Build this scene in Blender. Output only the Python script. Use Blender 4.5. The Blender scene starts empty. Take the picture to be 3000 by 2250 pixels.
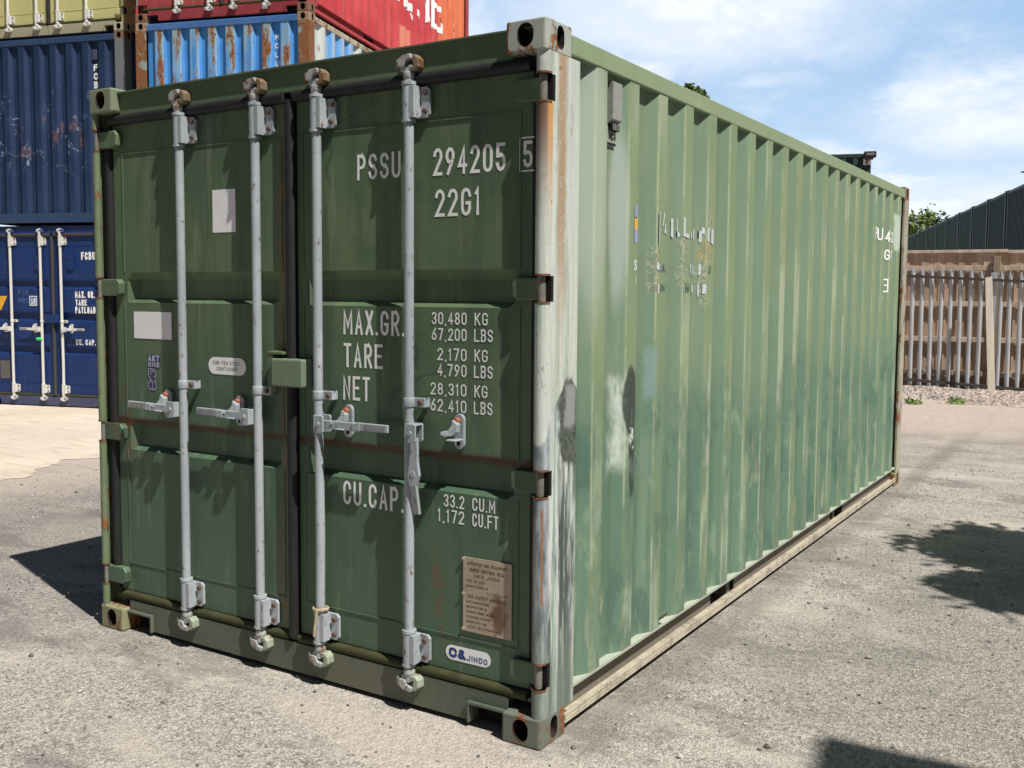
import bpy, bmesh, math, random
from mathutils import Vector, Matrix
random.seed(7)
SC = bpy.context.scene
COL = SC.collection
R = math.radians
W, L, H = 2.438, 6.058, 2.511

# ------------------------------------------------------------------ camera
def axes(yaw, pitch, roll):
    f = Vector((-math.sin(yaw)*math.cos(pitch), math.cos(yaw)*math.cos(pitch), math.sin(pitch)))
    r = Vector((math.cos(yaw), math.sin(yaw), 0)); u = r.cross(f)
    return r*math.cos(roll)+u*math.sin(roll), u*math.cos(roll)-r*math.sin(roll), f
cr, cu, cf = axes(.5564, -.0734, .0073)
CP = Vector((4.1528, -2.9082, 1.5861))
cam = bpy.data.objects.new('camera', bpy.data.cameras.new('camera')); COL.objects.link(cam)
m = Matrix((cr, cu, -cf)).transposed().to_4x4(); m.translation = CP
cam.matrix_world = m
cam.data.sensor_width = 36; cam.data.lens = 2925.2/3000*36
cam.data.shift_x = -23.46/3000; cam.data.shift_y = -43.5/3000
cam.data.clip_start = .05; cam.data.clip_end = 2000
SC.camera = cam

# ------------------------------------------------------------------ light
SUN = Vector((1.585, -.485, 2.51)).normalized()
sl = bpy.data.lights.new('sun', 'SUN'); so = bpy.data.objects.new('sun', sl); COL.objects.link(so)
sl.energy = 5.0; sl.angle = R(.53); sl.color = (1, .955, .88)
so.rotation_euler = SUN.to_track_quat('Z', 'Y').to_euler()
SC.view_settings.view_transform = 'Standard'; SC.view_settings.look = 'None'
SC.view_settings.exposure = .2; SC.view_settings.gamma = 1

# ------------------------------------------------------------------ node graph helper
class S:
    def __init__(s, g, k): s.g = g; s.k = k
    def _m(s, op, o=None, r=False):
        n = s.g.t.nodes.new('ShaderNodeMath'); n.operation = op
        a, b = (o, s) if r else (s, o)
        for i, q in ((0, a), (1, b)):
            if q is None: continue
            if isinstance(q, S): s.g.t.links.new(q.k, n.inputs[i])
            else: n.inputs[i].default_value = q
        return S(s.g, n.outputs[0])
    def __add__(s, o): return s._m('ADD', o)
    __radd__ = __add__
    def __sub__(s, o): return s._m('SUBTRACT', o)
    def __rsub__(s, o): return s._m('SUBTRACT', o, True)
    def __mul__(s, o): return s._m('MULTIPLY', o)
    __rmul__ = __mul__
    def __truediv__(s, o): return s._m('DIVIDE', o)
    def abs(s): return s._m('ABSOLUTE')
    def max(s, o): return s._m('MAXIMUM', o)
    def min(s, o): return s._m('MINIMUM', o)
    def pow(s, o): return s._m('POWER', o)
    def ss(s, a, b):
        n = s.g.t.nodes.new('ShaderNodeMapRange'); n.interpolation_type = 'SMOOTHSTEP'
        s.g.t.links.new(s.k, n.inputs['Value'])
        lo, hi, ta, tb = (a, b, 0, 1) if a < b else (b, a, 1, 0)
        n.inputs['From Min'].default_value = lo; n.inputs['From Max'].default_value = hi
        n.inputs['To Min'].default_value = ta; n.inputs['To Max'].default_value = tb
        return S(s.g, n.outputs[0])
class G:
    def __init__(g, tree, coord='Object'):
        g.t = tree; tc = tree.nodes.new('ShaderNodeTexCoord'); g.p = tc.outputs[coord]
        sp = tree.nodes.new('ShaderNodeSeparateXYZ'); tree.links.new(g.p, sp.inputs[0])
        g.x, g.y, g.z = [S(g, o) for o in sp.outputs]
    def vec(g, st=(1, 1, 1), off=(0, 0, 0), src=None):
        n = g.t.nodes.new('ShaderNodeMapping'); g.t.links.new(src or g.p, n.inputs[0])
        n.inputs['Scale'].default_value = st; n.inputs['Location'].default_value = off
        return n.outputs[0]
    def noise(g, sc, det=4, rough=.55, st=(1, 1, 1), off=0, src=None):
        n = g.t.nodes.new('ShaderNodeTexNoise'); g.t.links.new(g.vec(st, (off, off*.7, off*1.3), src), n.inputs['Vector'])
        n.inputs['Scale'].default_value = sc; n.inputs['Detail'].default_value = det; n.inputs['Roughness'].default_value = rough
        return S(g, n.outputs[0])
    def vor(g, sc, out='Distance', st=(1, 1, 1), off=0, feature='F1'):
        n = g.t.nodes.new('ShaderNodeTexVoronoi'); n.feature = feature
        g.t.links.new(g.vec(st, (off, off, off)), n.inputs['Vector'])
        n.inputs['Scale'].default_value = sc
        if out == 'Color':
            q = g.t.nodes.new('ShaderNodeSeparateColor'); g.t.links.new(n.outputs['Color'], q.inputs[0]); return S(g, q.outputs[0])
        return S(g, n.outputs[out])
    def mix(g, f, a, b):
        n = g.t.nodes.new('ShaderNodeMix'); n.data_type = 'RGBA'
        for i, q in ((0, f), (6, a), (7, b)):
            if isinstance(q, S): g.t.links.new(q.k, n.inputs[i])
            elif isinstance(q, (int, float)): n.inputs[i].default_value = q
            else: n.inputs[i].default_value = (*q, 1)
        return S(g, n.outputs[2])
    def scale(g, c, f):
        n = g.t.nodes.new('ShaderNodeVectorMath'); n.operation = 'SCALE'
        if isinstance(c, S): g.t.links.new(c.k, n.inputs[0])
        else: n.inputs[0].default_value = c
        if isinstance(f, S): g.t.links.new(f.k, n.inputs[3])
        else: n.inputs[3].default_value = f
        return S(g, n.outputs[0])
    def box(g, u, v, u0, u1, v0, v1, soft=.03, wob=None):
        du = (u-(u0+u1)/2).abs()-(u1-u0)/2; dv = (v-(v0+v1)/2).abs()-(v1-v0)/2
        d = du.max(dv)
        if wob is not None: d = d+wob
        return d.ss(soft, -soft)
    def ell(g, u, v, cu_, cv, ru, rv, wob=None, soft=.25):
        a = (u-cu_)/ru; b = (v-cv)/rv
        d = (a*a+b*b).pow(.5)
        if wob is not None: d = d+wob
        return d.ss(1+soft, 1-soft)

def material(name, fn, rough=.6, metal=0, spec=.4):
    mt = bpy.data.materials.new(name); mt.use_nodes = True
    t = mt.node_tree; b = t.nodes['Principled BSDF']
    g = G(t); out = fn(g); c, h, dist, rg = (list(out)+[None]*4)[:4] if isinstance(out, tuple) else (out, None, None, None)
    if isinstance(c, S): t.links.new(c.k, b.inputs['Base Color'])
    else: b.inputs['Base Color'].default_value = (*c, 1)
    if rg is not None: t.links.new(rg.k, b.inputs['Roughness'])
    else: b.inputs['Roughness'].default_value = rough
    b.inputs['Metallic'].default_value = metal; b.inputs['Specular IOR Level'].default_value = spec
    if h is not None:
        n = t.nodes.new('ShaderNodeBump'); n.inputs['Strength'].default_value = 1; n.inputs['Distance'].default_value = dist
        t.links.new(h.k, n.inputs['Height']); t.links.new(n.outputs[0], b.inputs['Normal'])
    return mt

RUST = (.16, .065, .03); RUST2 = (.3, .13, .05)
def paint(name, c, c2=None, rust=.0, rust_sc=9, fade=.5, dirt=None, rough=.55, off=0, streak=.35, spots=.02, metal=0, vert=True):
    """weathered paint: broad fading, vertical run-off streaks, chips and rust"""
    c2 = c2 or tuple(min(1, v*1.35+.02) for v in c)
    def fn(g):
        st = (1, 1, .12) if vert else (1, 1, 1)
        n1 = g.noise(1.7, 5, .6, off=off); n2 = g.noise(11, 4, .6, st=st, off=off+3); n3 = g.noise(45, 3, .6, off=off)
        col = g.mix(n1.ss(.32, .7)*fade, c, c2)
        col = g.mix(n2.ss(.55, .8)*streak, col, tuple(v*.55 for v in c))
        col = g.mix(g.noise(14, 4, .6, st=st, off=off+9).ss(.6, .82)*streak, col, tuple(min(1, v*1.3+.08) for v in c2))
        if dirt: col = g.mix((n1+n3*.5).ss(.6, 1.0)*.8, col, dirt)
        h = n3*.25+n2*.5
        if rust > 0:
            rn = g.noise(rust_sc, 6, .68, st=(1, 1, .6), off=off+20)
            th = .78-rust*.45
            rm = rn.ss(th, th+.05)
            col = g.mix(rn.ss(th-.07, th+.02)*.6, col, tuple(v*.6+.04 for v in c))
            col = g.mix(rm, col, g.mix(n3.ss(.35, .65), RUST, RUST2))
            h = h+rm*.6
        if spots > 0:
            sp = g.vor(34, off=off).ss(.11, .07)*g.noise(5, 2, off=off+5).ss(.5, .62)
            col = g.mix(sp*min(1, spots*30), col, (.05, .04, .03))
        return col, h, .0018, n3*.25+(rough-.12)
    return material(name, fn, metal=metal)
def plain(name, c, rough=.5, metal=0, var=.25, sc=30):
    return material(name, lambda g: (g.mix(g.noise(sc, 4, .6).ss(.3, .75)*var*2, c, tuple(v*.6 for v in c)), g.noise(sc*3, 3), .0008), rough, metal)

# ------------------------------------------------------------------ mesh helper
class MB:
    def __init__(s): s.v = []; s.f = []; s.sm = []
    def quad(s, *p, smooth=False):
        i = len(s.v); s.v += [tuple(q) for q in p]; s.f.append(tuple(range(i, i+len(p)))); s.sm.append(smooth); return s
    def box(s, x0, x1, y0, y1, z0, z1):
        a = [(x, y, z) for z in (z0, z1) for y in (y0, y1) for x in (x0, x1)]
        i = len(s.v); s.v += a
        for f in ((0, 2, 3, 1), (4, 5, 7, 6), (0, 1, 5, 4), (2, 6, 7, 3), (0, 4, 6, 2), (1, 3, 7, 5)):
            s.f.append(tuple(i+k for k in f)); s.sm.append(False)
        return s
    def cyl(s, p0, p1, r, n=16, r2=None, cap=True, a0=0, a1=360):
        p0, p1 = Vector(p0), Vector(p1); r2 = r if r2 is None else r2
        d = (p1-p0).normalized(); a = d.orthogonal().normalized()
        if abs(d.z) > .99: a = Vector((1, 0, 0))
        b = d.cross(a); full = a1-a0 >= 360
        k = n if full else n+1; i = len(s.v)
        for p, rr in ((p0, r), (p1, r2)):
            for j in range(k):
                t = R(a0+(a1-a0)*j/n); s.v.append(tuple(p+(a*math.cos(t)+b*math.sin(t))*rr))
        for j in range(n):
            q = (j+1) % k if full else j+1
            s.f.append((i+j, i+q, i+k+q, i+k+j)); s.sm.append(True)
        if cap and full:
            for base, rev in ((0, True), (k, False)):
                o = len(s.v); s.v += s.v[i+base:i+base+k]
                f = tuple(range(o, o+k)); s.f.append(f[::-1] if rev else f); s.sm.append(False)
        return s
    def tube(s, pts, r, n=8):
        for a, b in zip(pts, pts[1:]): s.cyl(a, b, r, n)
        return s
    def prism(s, poly, fn, d0, d1):
        """poly: 2D points, fn(u, v, d) -> xyz"""
        i = len(s.v); k = len(poly)
        s.v += [fn(u, v, d0) for u, v in poly]+[fn(u, v, d1) for u, v in poly]
        s.f.append(tuple(range(i, i+k))[::-1]); s.f.append(tuple(range(i+k, i+2*k))); s.sm += [False]*2
        for j in range(k):
            q = (j+1) % k; s.f.append((i+j, i+q, i+k+q, i+k+j)); s.sm.append(False)
        return s
    def ball(s, c, rx, ry, rz, n=8, m=6):
        i = len(s.v)
        for a in range(m+1):
            t = math.pi*a/m
            for b in range(n):
                q = 2*math.pi*b/n; s.v.append((c[0]+rx*math.sin(t)*math.cos(q), c[1]+ry*math.sin(t)*math.sin(q), c[2]+rz*math.cos(t)))
        for a in range(m):
            for b in range(n):
                s.f.append((i+a*n+b, i+(a+1)*n+b, i+(a+1)*n+(b+1) % n, i+a*n+(b+1) % n)); s.sm.append(True)
        return s
    def grid(s, us, vs, fn, smooth=False):
        i = len(s.v); k = len(vs)
        s.v += [fn(u, v) for u in us for v in vs]
        for a in range(len(us)-1):
            for b in range(k-1):
                s.f.append((i+a*k+b, i+(a+1)*k+b, i+(a+1)*k+b+1, i+a*k+b+1)); s.sm.append(smooth)
        return s
    def xf(s, fn): s.v = [tuple(fn(*p)) for p in s.v]; return s
    def build(s, name, mat, parent=None, bevel=0, seg=2, fix=True):
        me = bpy.data.meshes.new(name); me.from_pydata(s.v, [], s.f); me.update()
        for p, q in zip(me.polygons, s.sm): p.use_smooth = q
        if fix:
            b = bmesh.new(); b.from_mesh(me)
            if bevel: bmesh.ops.remove_doubles(b, verts=b.verts, dist=1e-5)
            bmesh.ops.recalc_face_normals(b, faces=b.faces); b.to_mesh(me); b.free()
        me.materials.append(mat)
        o = bpy.data.objects.new(name, me); COL.objects.link(o)
        if parent: o.parent = parent
        if bevel:
            bv = o.modifiers.new('bevel', 'BEVEL'); bv.width = bevel; bv.segments = seg; bv.limit_method = 'ANGLE'; bv.angle_limit = R(50)
        return o
def tag(o, label=None, cat=None, group=None, kind=None):
    for k, v in (('label', label), ('category', cat), ('group', group), ('kind', kind)):
        if v: o[k] = v
    return o
def empty(name, loc=(0, 0, 0), rz=0, **k):
    o = bpy.data.objects.new(name, None); COL.objects.link(o); o.location = loc; o.rotation_euler = (0, 0, rz)
    o.empty_display_size = .2
    return tag(o, **k)
def dup(src, name=None):
    o = src.copy(); COL.objects.link(o); return o
def copy_tree(o, parent=None):
    c = o.copy(); COL.objects.link(c); c.parent = parent
    for ch in list(o.children): copy_tree(ch, c)
    return c

# ------------------------------------------------------------------ stencil lettering (stroke glyphs)
def arc(cx, cy, rx, ry, a0, a1, n=8):
    return [(cx+rx*math.cos(R(a0+(a1-a0)*i/n)), cy+ry*math.sin(R(a0+(a1-a0)*i/n))) for i in range(n+1)]
GL = {
 'A': [[(0, 0), (.5, 1), (1, 0)], [(.2, .3), (.8, .3)]],
 'B': [[(0, .52), (0, 1), (.55, 1)]+arc(.55, .76, .42, .24, 90, -90)+[(0, .52), (0, 0), (.55, 0)], arc(.55, .26, .45, .26, -90, 90)],
 'C': [arc(.5, .74, .5, .26, 0, 180)+arc(.5, .26, .5, .26, 180, 360)],
 'D': [[(.5, 0), (0, 0), (0, 1), (.5, 1)]+arc(.5, .7, .5, .3, 90, 0)+arc(.5, .3, .5, .3, 0, -90)],
 'E': [[(1, 1), (0, 1), (0, 0), (1, 0)], [(0, .52), (.8, .52)]],
 'F': [[(1, 1), (0, 1), (0, 0)], [(0, .52), (.8, .52)]],
 'G': [arc(.5, .74, .5, .26, 5, 180)+arc(.5, .26, .5, .26, 180, 360)+[(1, .45), (.6, .45)]],
 'H': [[(0, 0), (0, 1)], [(1, 0), (1, 1)], [(0, .52), (1, .52)]],
 'I': [[(.5, 0), (.5, 1)]], 'J': [arc(.5, .26, .5, .26, 190, 360)+[(1, 1)]],
 'K': [[(0, 0), (0, 1)], [(1, 1), (.05, .45)], [(.3, .6), (1, 0)]],
 'L': [[(0, 1), (0, 0), (1, 0)]], 'M': [[(0, 0), (0, 1), (.5, .3), (1, 1), (1, 0)]],
 'N': [[(0, 0), (0, 1), (1, 0), (1, 1)]], 'O': [arc(.5, .74, .5, .26, 0, 180)+arc(.5, .26, .5, .26, 180, 360)+[(1, .74)]], 'Q': [arc(.5, .74, .5, .26, 0, 180)+arc(.5, .26, .5, .26, 180, 360)+[(1, .74)]], 'P': [[(0, 0), (0, 1), (.5, 1)]+arc(.5, .74, .5, .26, 90, -90)+[(0, .48)]],
 'R': [[(0, 0), (0, 1), (.5, 1)]+arc(.5, .74, .5, .26, 90, -90)+[(0, .48)], [(.45, .48), (1, 0)]],
 'S': [arc(.5, .75, .5, .25, 10, 270)+arc(.5, .25, .5, .25, 90, -170)],
 'T': [[(0, 1), (1, 1)], [(.5, 1), (.5, 0)]],
 'U': [[(0, 1)]+arc(.5, .26, .5, .26, 180, 360)+[(1, 1)]],
 'V': [[(0, 1), (.5, 0), (1, 1)]], 'W': [[(0, 1), (.25, 0), (.5, .7), (.75, 0), (1, 1)]],
 'X': [[(0, 0), (1, 1)], [(0, 1), (1, 0)]], 'Y': [[(0, 1), (.5, .45), (1, 1)], [(.5, .45), (.5, 0)]],
 '0': [arc(.5, .74, .5, .26, 0, 180)+arc(.5, .26, .5, .26, 180, 360)+[(1, .74)]],
 '1': [[(.1, .84), (.55, 1), (.55, 0)]],
 '2': [arc(.5, .74, .5, .26, 170, -25)+[(0, 0), (1, 0)]],
 '3': [arc(.5, .76, .48, .24, 160, -90)+arc(.5, .26, .5, .26, 90, -165)],
 '4': [[(.72, 0), (.72, 1), (0, .28), (1, .28)]],
 '5': [[(.92, 1), (.08, 1), (.04, .55)]+arc(.5, .3, .5, .3, 125, -165)],
 '6': [[(.8, 1), (.1, .45)]+arc(.5, .28, .5, .28, 150, -210)],
 '7': [[(0, 1), (1, 1), (.35, 0)]],
 '8': [arc(.5, .76, .44, .24, -90, 270), arc(.5, .26, .5, .26, 90, 450)],
 '9': [[(.2, 0), (.9, .55)]+arc(.5, .72, .5, .28, -30, 330)],
 '.': [[(.5, 0), (.5, .02)]], ',': [[(.65, .06), (.3, -.12)]], '-': [[(.1, .45), (.9, .45)]],
 '&': [[(1, 0), (.2, .78)]+arc(.45, .8, .27, .2, 180, -60)+[(.05, .35)]+arc(.42, .24, .42, .24, 160, 330)],
 '/': [[(0, 0), (1, 1)]], ':': [[(.5, .15), (.5, .17)], [(.5, .65), (.5, .67)]], '(': [arc(1.2, .5, 1, .6, 130, 230)], ')': [arc(-.2, .5, 1, .6, 50, -50)],
}
NARROW = {'I': .35, '1': .62, '.': .28, ',': .34, ' ': .55, ':': .3, 'M': 1.2, 'W': 1.3}
def ribbon(mb, pts, w, fn, off):
    n = len(pts)
    if n < 2: return
    P = [Vector(p) for p in pts]; cl = (P[0]-P[-1]).length < 1e-6
    left = []; right = []
    for i, p in enumerate(P):
        a = P[i-1] if i > 0 else (P[-2] if cl else None); b = P[i+1] if i < n-1 else (P[1] if cl else None)
        ds = [(p-a).normalized()] if a is not None else []
        if b is not None: ds.append((b-p).normalized())
        nn = sum((Vector((-d.y, d.x)) for d in ds), Vector((0, 0)))
        nn = nn.normalized() if nn.length > 1e-6 else Vector((-ds[0].y, ds[0].x))
        k = 1/max(.45, nn.dot(Vector((-ds[0].y, ds[0].x))))
        left.append(p+nn*w/2*k); right.append(p-nn*w/2*k)
    for i in range(n-1):
        o_ = off+.00002*(i % 4); mb.quad(fn(*left[i], o_), fn(*right[i], o_), fn(*right[i+1], o_), fn(*left[i+1], o_))
def text(mb, s, u0, u1, v0, v1, fn, sw=None, gap=.32, keep=None, sub=0):
    """fit string s into the box u0..u1 x v0..v1; fn(u, v, offset) places it on its surface"""
    h = v1-v0; sw = sw or h*.122
    ws = [NARROW.get(c, 1) for c in s]; tot = sum(ws)+gap*(len(s)-1); k = (u1-u0)/tot; u = u0; q = 0
    for c, w in zip(s, ws):
        cw = w*k
        for pl in GL.get(c, []):
            q += 1
            if c in '.,': pts = [(u+cw/2+(a-.5)*sw*1.0, v0+(b*h if c == ',' else (0 if b == 0 else sw*1.05))) for a, b in pl]
            else:
                iw = max(.001, cw-sw)
                pts = [(u+sw/2+a*iw, v0+sw/2+b*(h-sw)) for a, b in pl]
                # square the loose ends so that strokes reach the cap height and the base line
                if len(pts) > 1 and (pts[0] != pts[-1]):
                    for i0, i1 in ((0, 1), (-1, -2)):
                        d = (Vector(pts[i0])-Vector(pts[i1])).normalized()
                        pts[i0] = tuple(Vector(pts[i0])+d*sw*.5)
            if sub:
                o = [pts[0]]
                for a, b in zip(pts, pts[1:]):
                    m_ = max(1, int((Vector(b)-Vector(a)).length/sub))
                    o += [tuple(Vector(a).lerp(Vector(b), (i+1)/m_)) for i in range(m_)]
                pts = o
            ribbon(mb, pts, sw, fn, .00009*(q % 4))
        u += cw+gap*k
    return mb

# ------------------------------------------------------------------ shared container pieces
def oval(n=20, w=1, h=1):
    """container hole outline: stadium"""
    r = w/2; p = []
    for i in range(n//2+1): t = math.pi*i/(n//2); p.append((r*math.cos(t), h/2-r+r*math.sin(t)))
    for i in range(n//2+1): t = math.pi+math.pi*i/(n//2); p.append((r*math.cos(t), -h/2+r+r*math.sin(t)))
    return p
def holed(mb, sock, a0, a1, b0, b1, ca, cb, hw, hh, fn, t=.072):
    """rectangular face a0..a1 x b0..b1 with an oval hole running t deep; fn(a, b, depth)"""
    ov = oval(24, hw, hh); n = len(ov)
    # four n-gons, one per side of the rectangle, so that its edges stay whole
    ang = [math.degrees(math.atan2(v, u)) % 360 for u, v in ov]
    ks = [min(range(n), key=lambda i: min(abs(ang[i]-t_), 360-abs(ang[i]-t_))) for t_ in (45, 135, 225, 315)]
    cor = [(a1, b1), (a0, b1), (a0, b0), (a1, b0)]
    for q in range(4):
        i, e = ks[q], ks[(q+1) % 4]; run = [i]
        while i != e: i = (i+1) % n; run.append(i)
        mb.quad(fn(*cor[(q+1) % 4], 0), fn(*cor[q], 0), *[fn(ca+ov[i][0], cb+ov[i][1], 0) for i in run])
    for i in range(n):
        j = (i+1) % n; o0, o1 = (ca+ov[i][0], cb+ov[i][1]), (ca+ov[j][0], cb+ov[j][1])
        sock.quad(fn(*o0, .001), fn(*o0, t), fn(*o1, t), fn(*o1, .001), smooth=True)
    sock.quad(*[fn(ca+u*1.0, cb+v*1.0, t) for u, v in ov])
def casting(sx, sy, top, Lc, Hc, W=W):
    """corner casting: sx, sy = 0/1 choose the corner"""
    mb = MB(); sk = MB(); w, l, h = .162, .178, .108
    z0 = Hc-h if top else 0.0; zc = z0+h/2
    X = (lambda a: a) if sx == 0 else (lambda a: W-a)
    Y = (lambda b: b) if sy == 0 else (lambda b: Lc-b)
    holed(mb, sk, 0, w, z0, z0+h, w/2+.002, zc+.002, .064, .080, lambda a, b, d: (X(a), Y(d), b))
    holed(mb, sk, 0, l, z0, z0+h, l/2+.006, zc+.002, .050, .080, lambda a, b, d: (X(d), Y(a), b))
    mb.quad((X(0), Y(0), z0), (X(w), Y(0), z0), (X(w), Y(l), z0), (X(0), Y(l), z0))
    mb.quad((X(0), Y(0), z0+h), (X(w), Y(0), z0+h), (X(w), Y(l), z0+h), (X(0), Y(l), z0+h))
    mb.quad((X(w), Y(0), z0), (X(w), Y(l), z0), (X(w), Y(l), z0+h), (X(w), Y(0), z0+h))
    mb.quad((X(0), Y(l), z0), (X(w), Y(l), z0), (X(w), Y(l), z0+h), (X(0), Y(l), z0+h))
    return mb, sk
def profile(n0, n1, start, pitch, outer, slope, depth):
    """corrugation breakpoints between n0 and n1: list of (position, depth); recessed at both ends"""
    p = [(n0, depth)]; s = start
    while s+outer+slope < n1:
        p += [(s-slope, depth), (s, 0), (s+outer, 0), (s+outer+slope, depth)]; s += pitch
    p.append((n1, depth)); return p
def depth_at(pr, t):
    for (a, da), (b, db) in zip(pr, pr[1:]):
        if a <= t <= b: return da+(db-da)*(t-a)/max(1e-9, b-a)
    return pr[0][1]
SIDE = profile(.238, L-.15, .375, .2784, .078, .068, .036)


HINGES = (2.285, 1.61, .938, .256)
def corner_post(root, sx, Lc, Hc, mats, name='corner_post', hinged=True, rear=False):
    """front post with a rolled outer edge, cut open where the hinges sit"""
    X = (lambda a: a) if sx == 0 else (lambda a: W-a)
    Y = (lambda b: Lc-b) if rear else (lambda b: b)
    z0, z1 = .104, Hc-.104
    mb = MB()
    if hinged:
        cuts = sorted(HINGES); segs = []; a = z0
        for c in cuts: segs.append((a, c-.044)); a = c+.044
        segs.append((a, z1))
        tx, ty, tr = (.026, .031, .0255) if sx else (.0175, .0215, .0165)
        for a, b in segs:
            mb.cyl((X(tx), Y(ty), a), (X(tx), Y(ty), b), tr, 20)
            mb.box(X(.0015), X(.008), Y(ty), Y(.238), a, b)
        for c in cuts:
            mb.box(X(.0015), X(.008), Y(.066), Y(.238), c-.044, c+.044)
        mb.box(X(.008), X(.082), Y(.0845), Y(.095), z0, z1)
        o = mb.build(name, mats['post'], root)
        for c in cuts:
            MB().cyl((X(tx+.003), Y(ty), c-.05), (X(tx+.003), Y(ty), c+.05), tr*.57, 14).build('hinge_pin', mats['pin'], o)
            for s in (-1, 1): MB().cyl((X(tx), Y(ty), c+s*.044), (X(tx), Y(ty), c+s*.051), tr+.002, 20).build('hinge_collar', mats['rust'], o)
            MB().box(X(.0025), X(.062), Y(.0505), Y(.0655), c-.046, c+.046).build('hinge_slot_shade', mats['dark'], o)  # near-black block stands in for the shade inside the hinge slot
    else:
        mb.prism([(0, 0), (.15, 0), (.15, .02), (.02, .02), (.02, .15), (0, .15)], lambda u, v, d: (X(u+.001), Y(v+.001), d), z0, z1)
        o = mb.build(name, mats['post'], root, bevel=.004)
    return o

def bracket(x, z0, z1, mats, par, ys=.022, d=1):
    """long bearing bracket of a locking rod: barrel, end collars, bolted flange"""
    mb = MB(); n = 18
    mb.cyl((x, ys, z0), (x, ys, z1), .0245, n)
    mb.cyl((x, ys, z0-.010), (x, ys, z0-.001), .0275, n); mb.cyl((x, ys, z1+.001), (x, ys, z1+.013), .0275, n)
    mb.box(x, x+d*.036, ys-.020, ys+.030, z0+.004, z1-.004)
    mb.prism([(x, z0+.006), (x+d*.066, z0+.006), (x+d*.078, z0+.018), (x+d*.078, z1-.018), (x+d*.066, z1-.006), (x, z1-.006)], lambda u, v, q: (u, q, v), .045, .058)
    o = mb.build('rod_bracket', mats['rod'], par)
    for zz in (z0+.028, z1-.028): MB().cyl((x+d*.058, .045, zz), (x+d*.058, .034, zz), .0095, 6).build('bolt', mats['bolt'], par)
    for zz in (z0+.02, z1-.02): MB().cyl((x-.017, ys-.0165, zz), (x-.019, ys-.0185, zz), .0045, 8).build('grub_screw', mats['dark'], par)
def cam_set(x, zc, up, mats, par, frame, ys=.022):
    """cam at the rod's end and the keeper it hooks behind"""
    s = 1 if up else -1
    mb = MB()
    mb.cyl((x, ys, zc-s*.055), (x, ys, zc-s*.030), .021, 14, r2=.024)
    mb.box(x-.028, x+.026, ys-.016, ys+.012, zc-s*.028, zc-s*.008)
    mb.prism([(x-.034, 0), (x-.008, 0), (x+.004, s*.022), (x+.028, s*.026), (x+.022, s*.044), (x-.016, s*.040), (x-.036, s*.026)], lambda u, v, q: (u, q, zc-s*.012+v), ys-.024, ys+.004)
    mb.cyl((x-.031, ys-.010, zc-s*.012), (x-.031, ys-.010, zc+s*.014), .0115, 10)
    mb.build('cam', mats['cam'], par, bevel=.003)
    kp = mats['keeper'] if up else mats['keeper2']; k = MB()
    k.prism([(x+.012, -.028), (x+.036, -.031), (x+.053, -.016), (x+.055, .011), (x+.038, .028), (x+.008, .030), (x+.006, .019), (x+.025, .013), (x+.028, -.010), (x+.012, -.015)], lambda u, v, q: (u, q, zc+s*v), .006, .046)
    k.build('cam_keeper', kp, frame, bevel=.007); k = MB()
    k.prism([(x-.052, -.016), (x-.036, -.021), (x-.034, .016), (x-.049, .021)], lambda u, v, q: (u, q, zc+s*v), .004, .046)
    k.build('cam_keeper', kp, frame, bevel=.007)
def guide(x, z, mats, par, d=1, ys=.022):
    mb = MB(); mb.cyl((x, ys, z-.018), (x, ys, z+.018), .0225, 18)
    mb.box(x, x+d*.070, ys+.004, ys+.014, z-.018, z+.018)
    mb.box(x+d*.062, x+d*.070, ys+.014, .06, z-.018, z+.018)
    mb.build('rod_guide', mats['rod'], par, bevel=.003)
    MB().cyl((x+d*.050, ys+.004, z), (x+d*.050, ys-.006, z), .010, 6).build('bolt', mats['bolt'], par)
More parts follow.
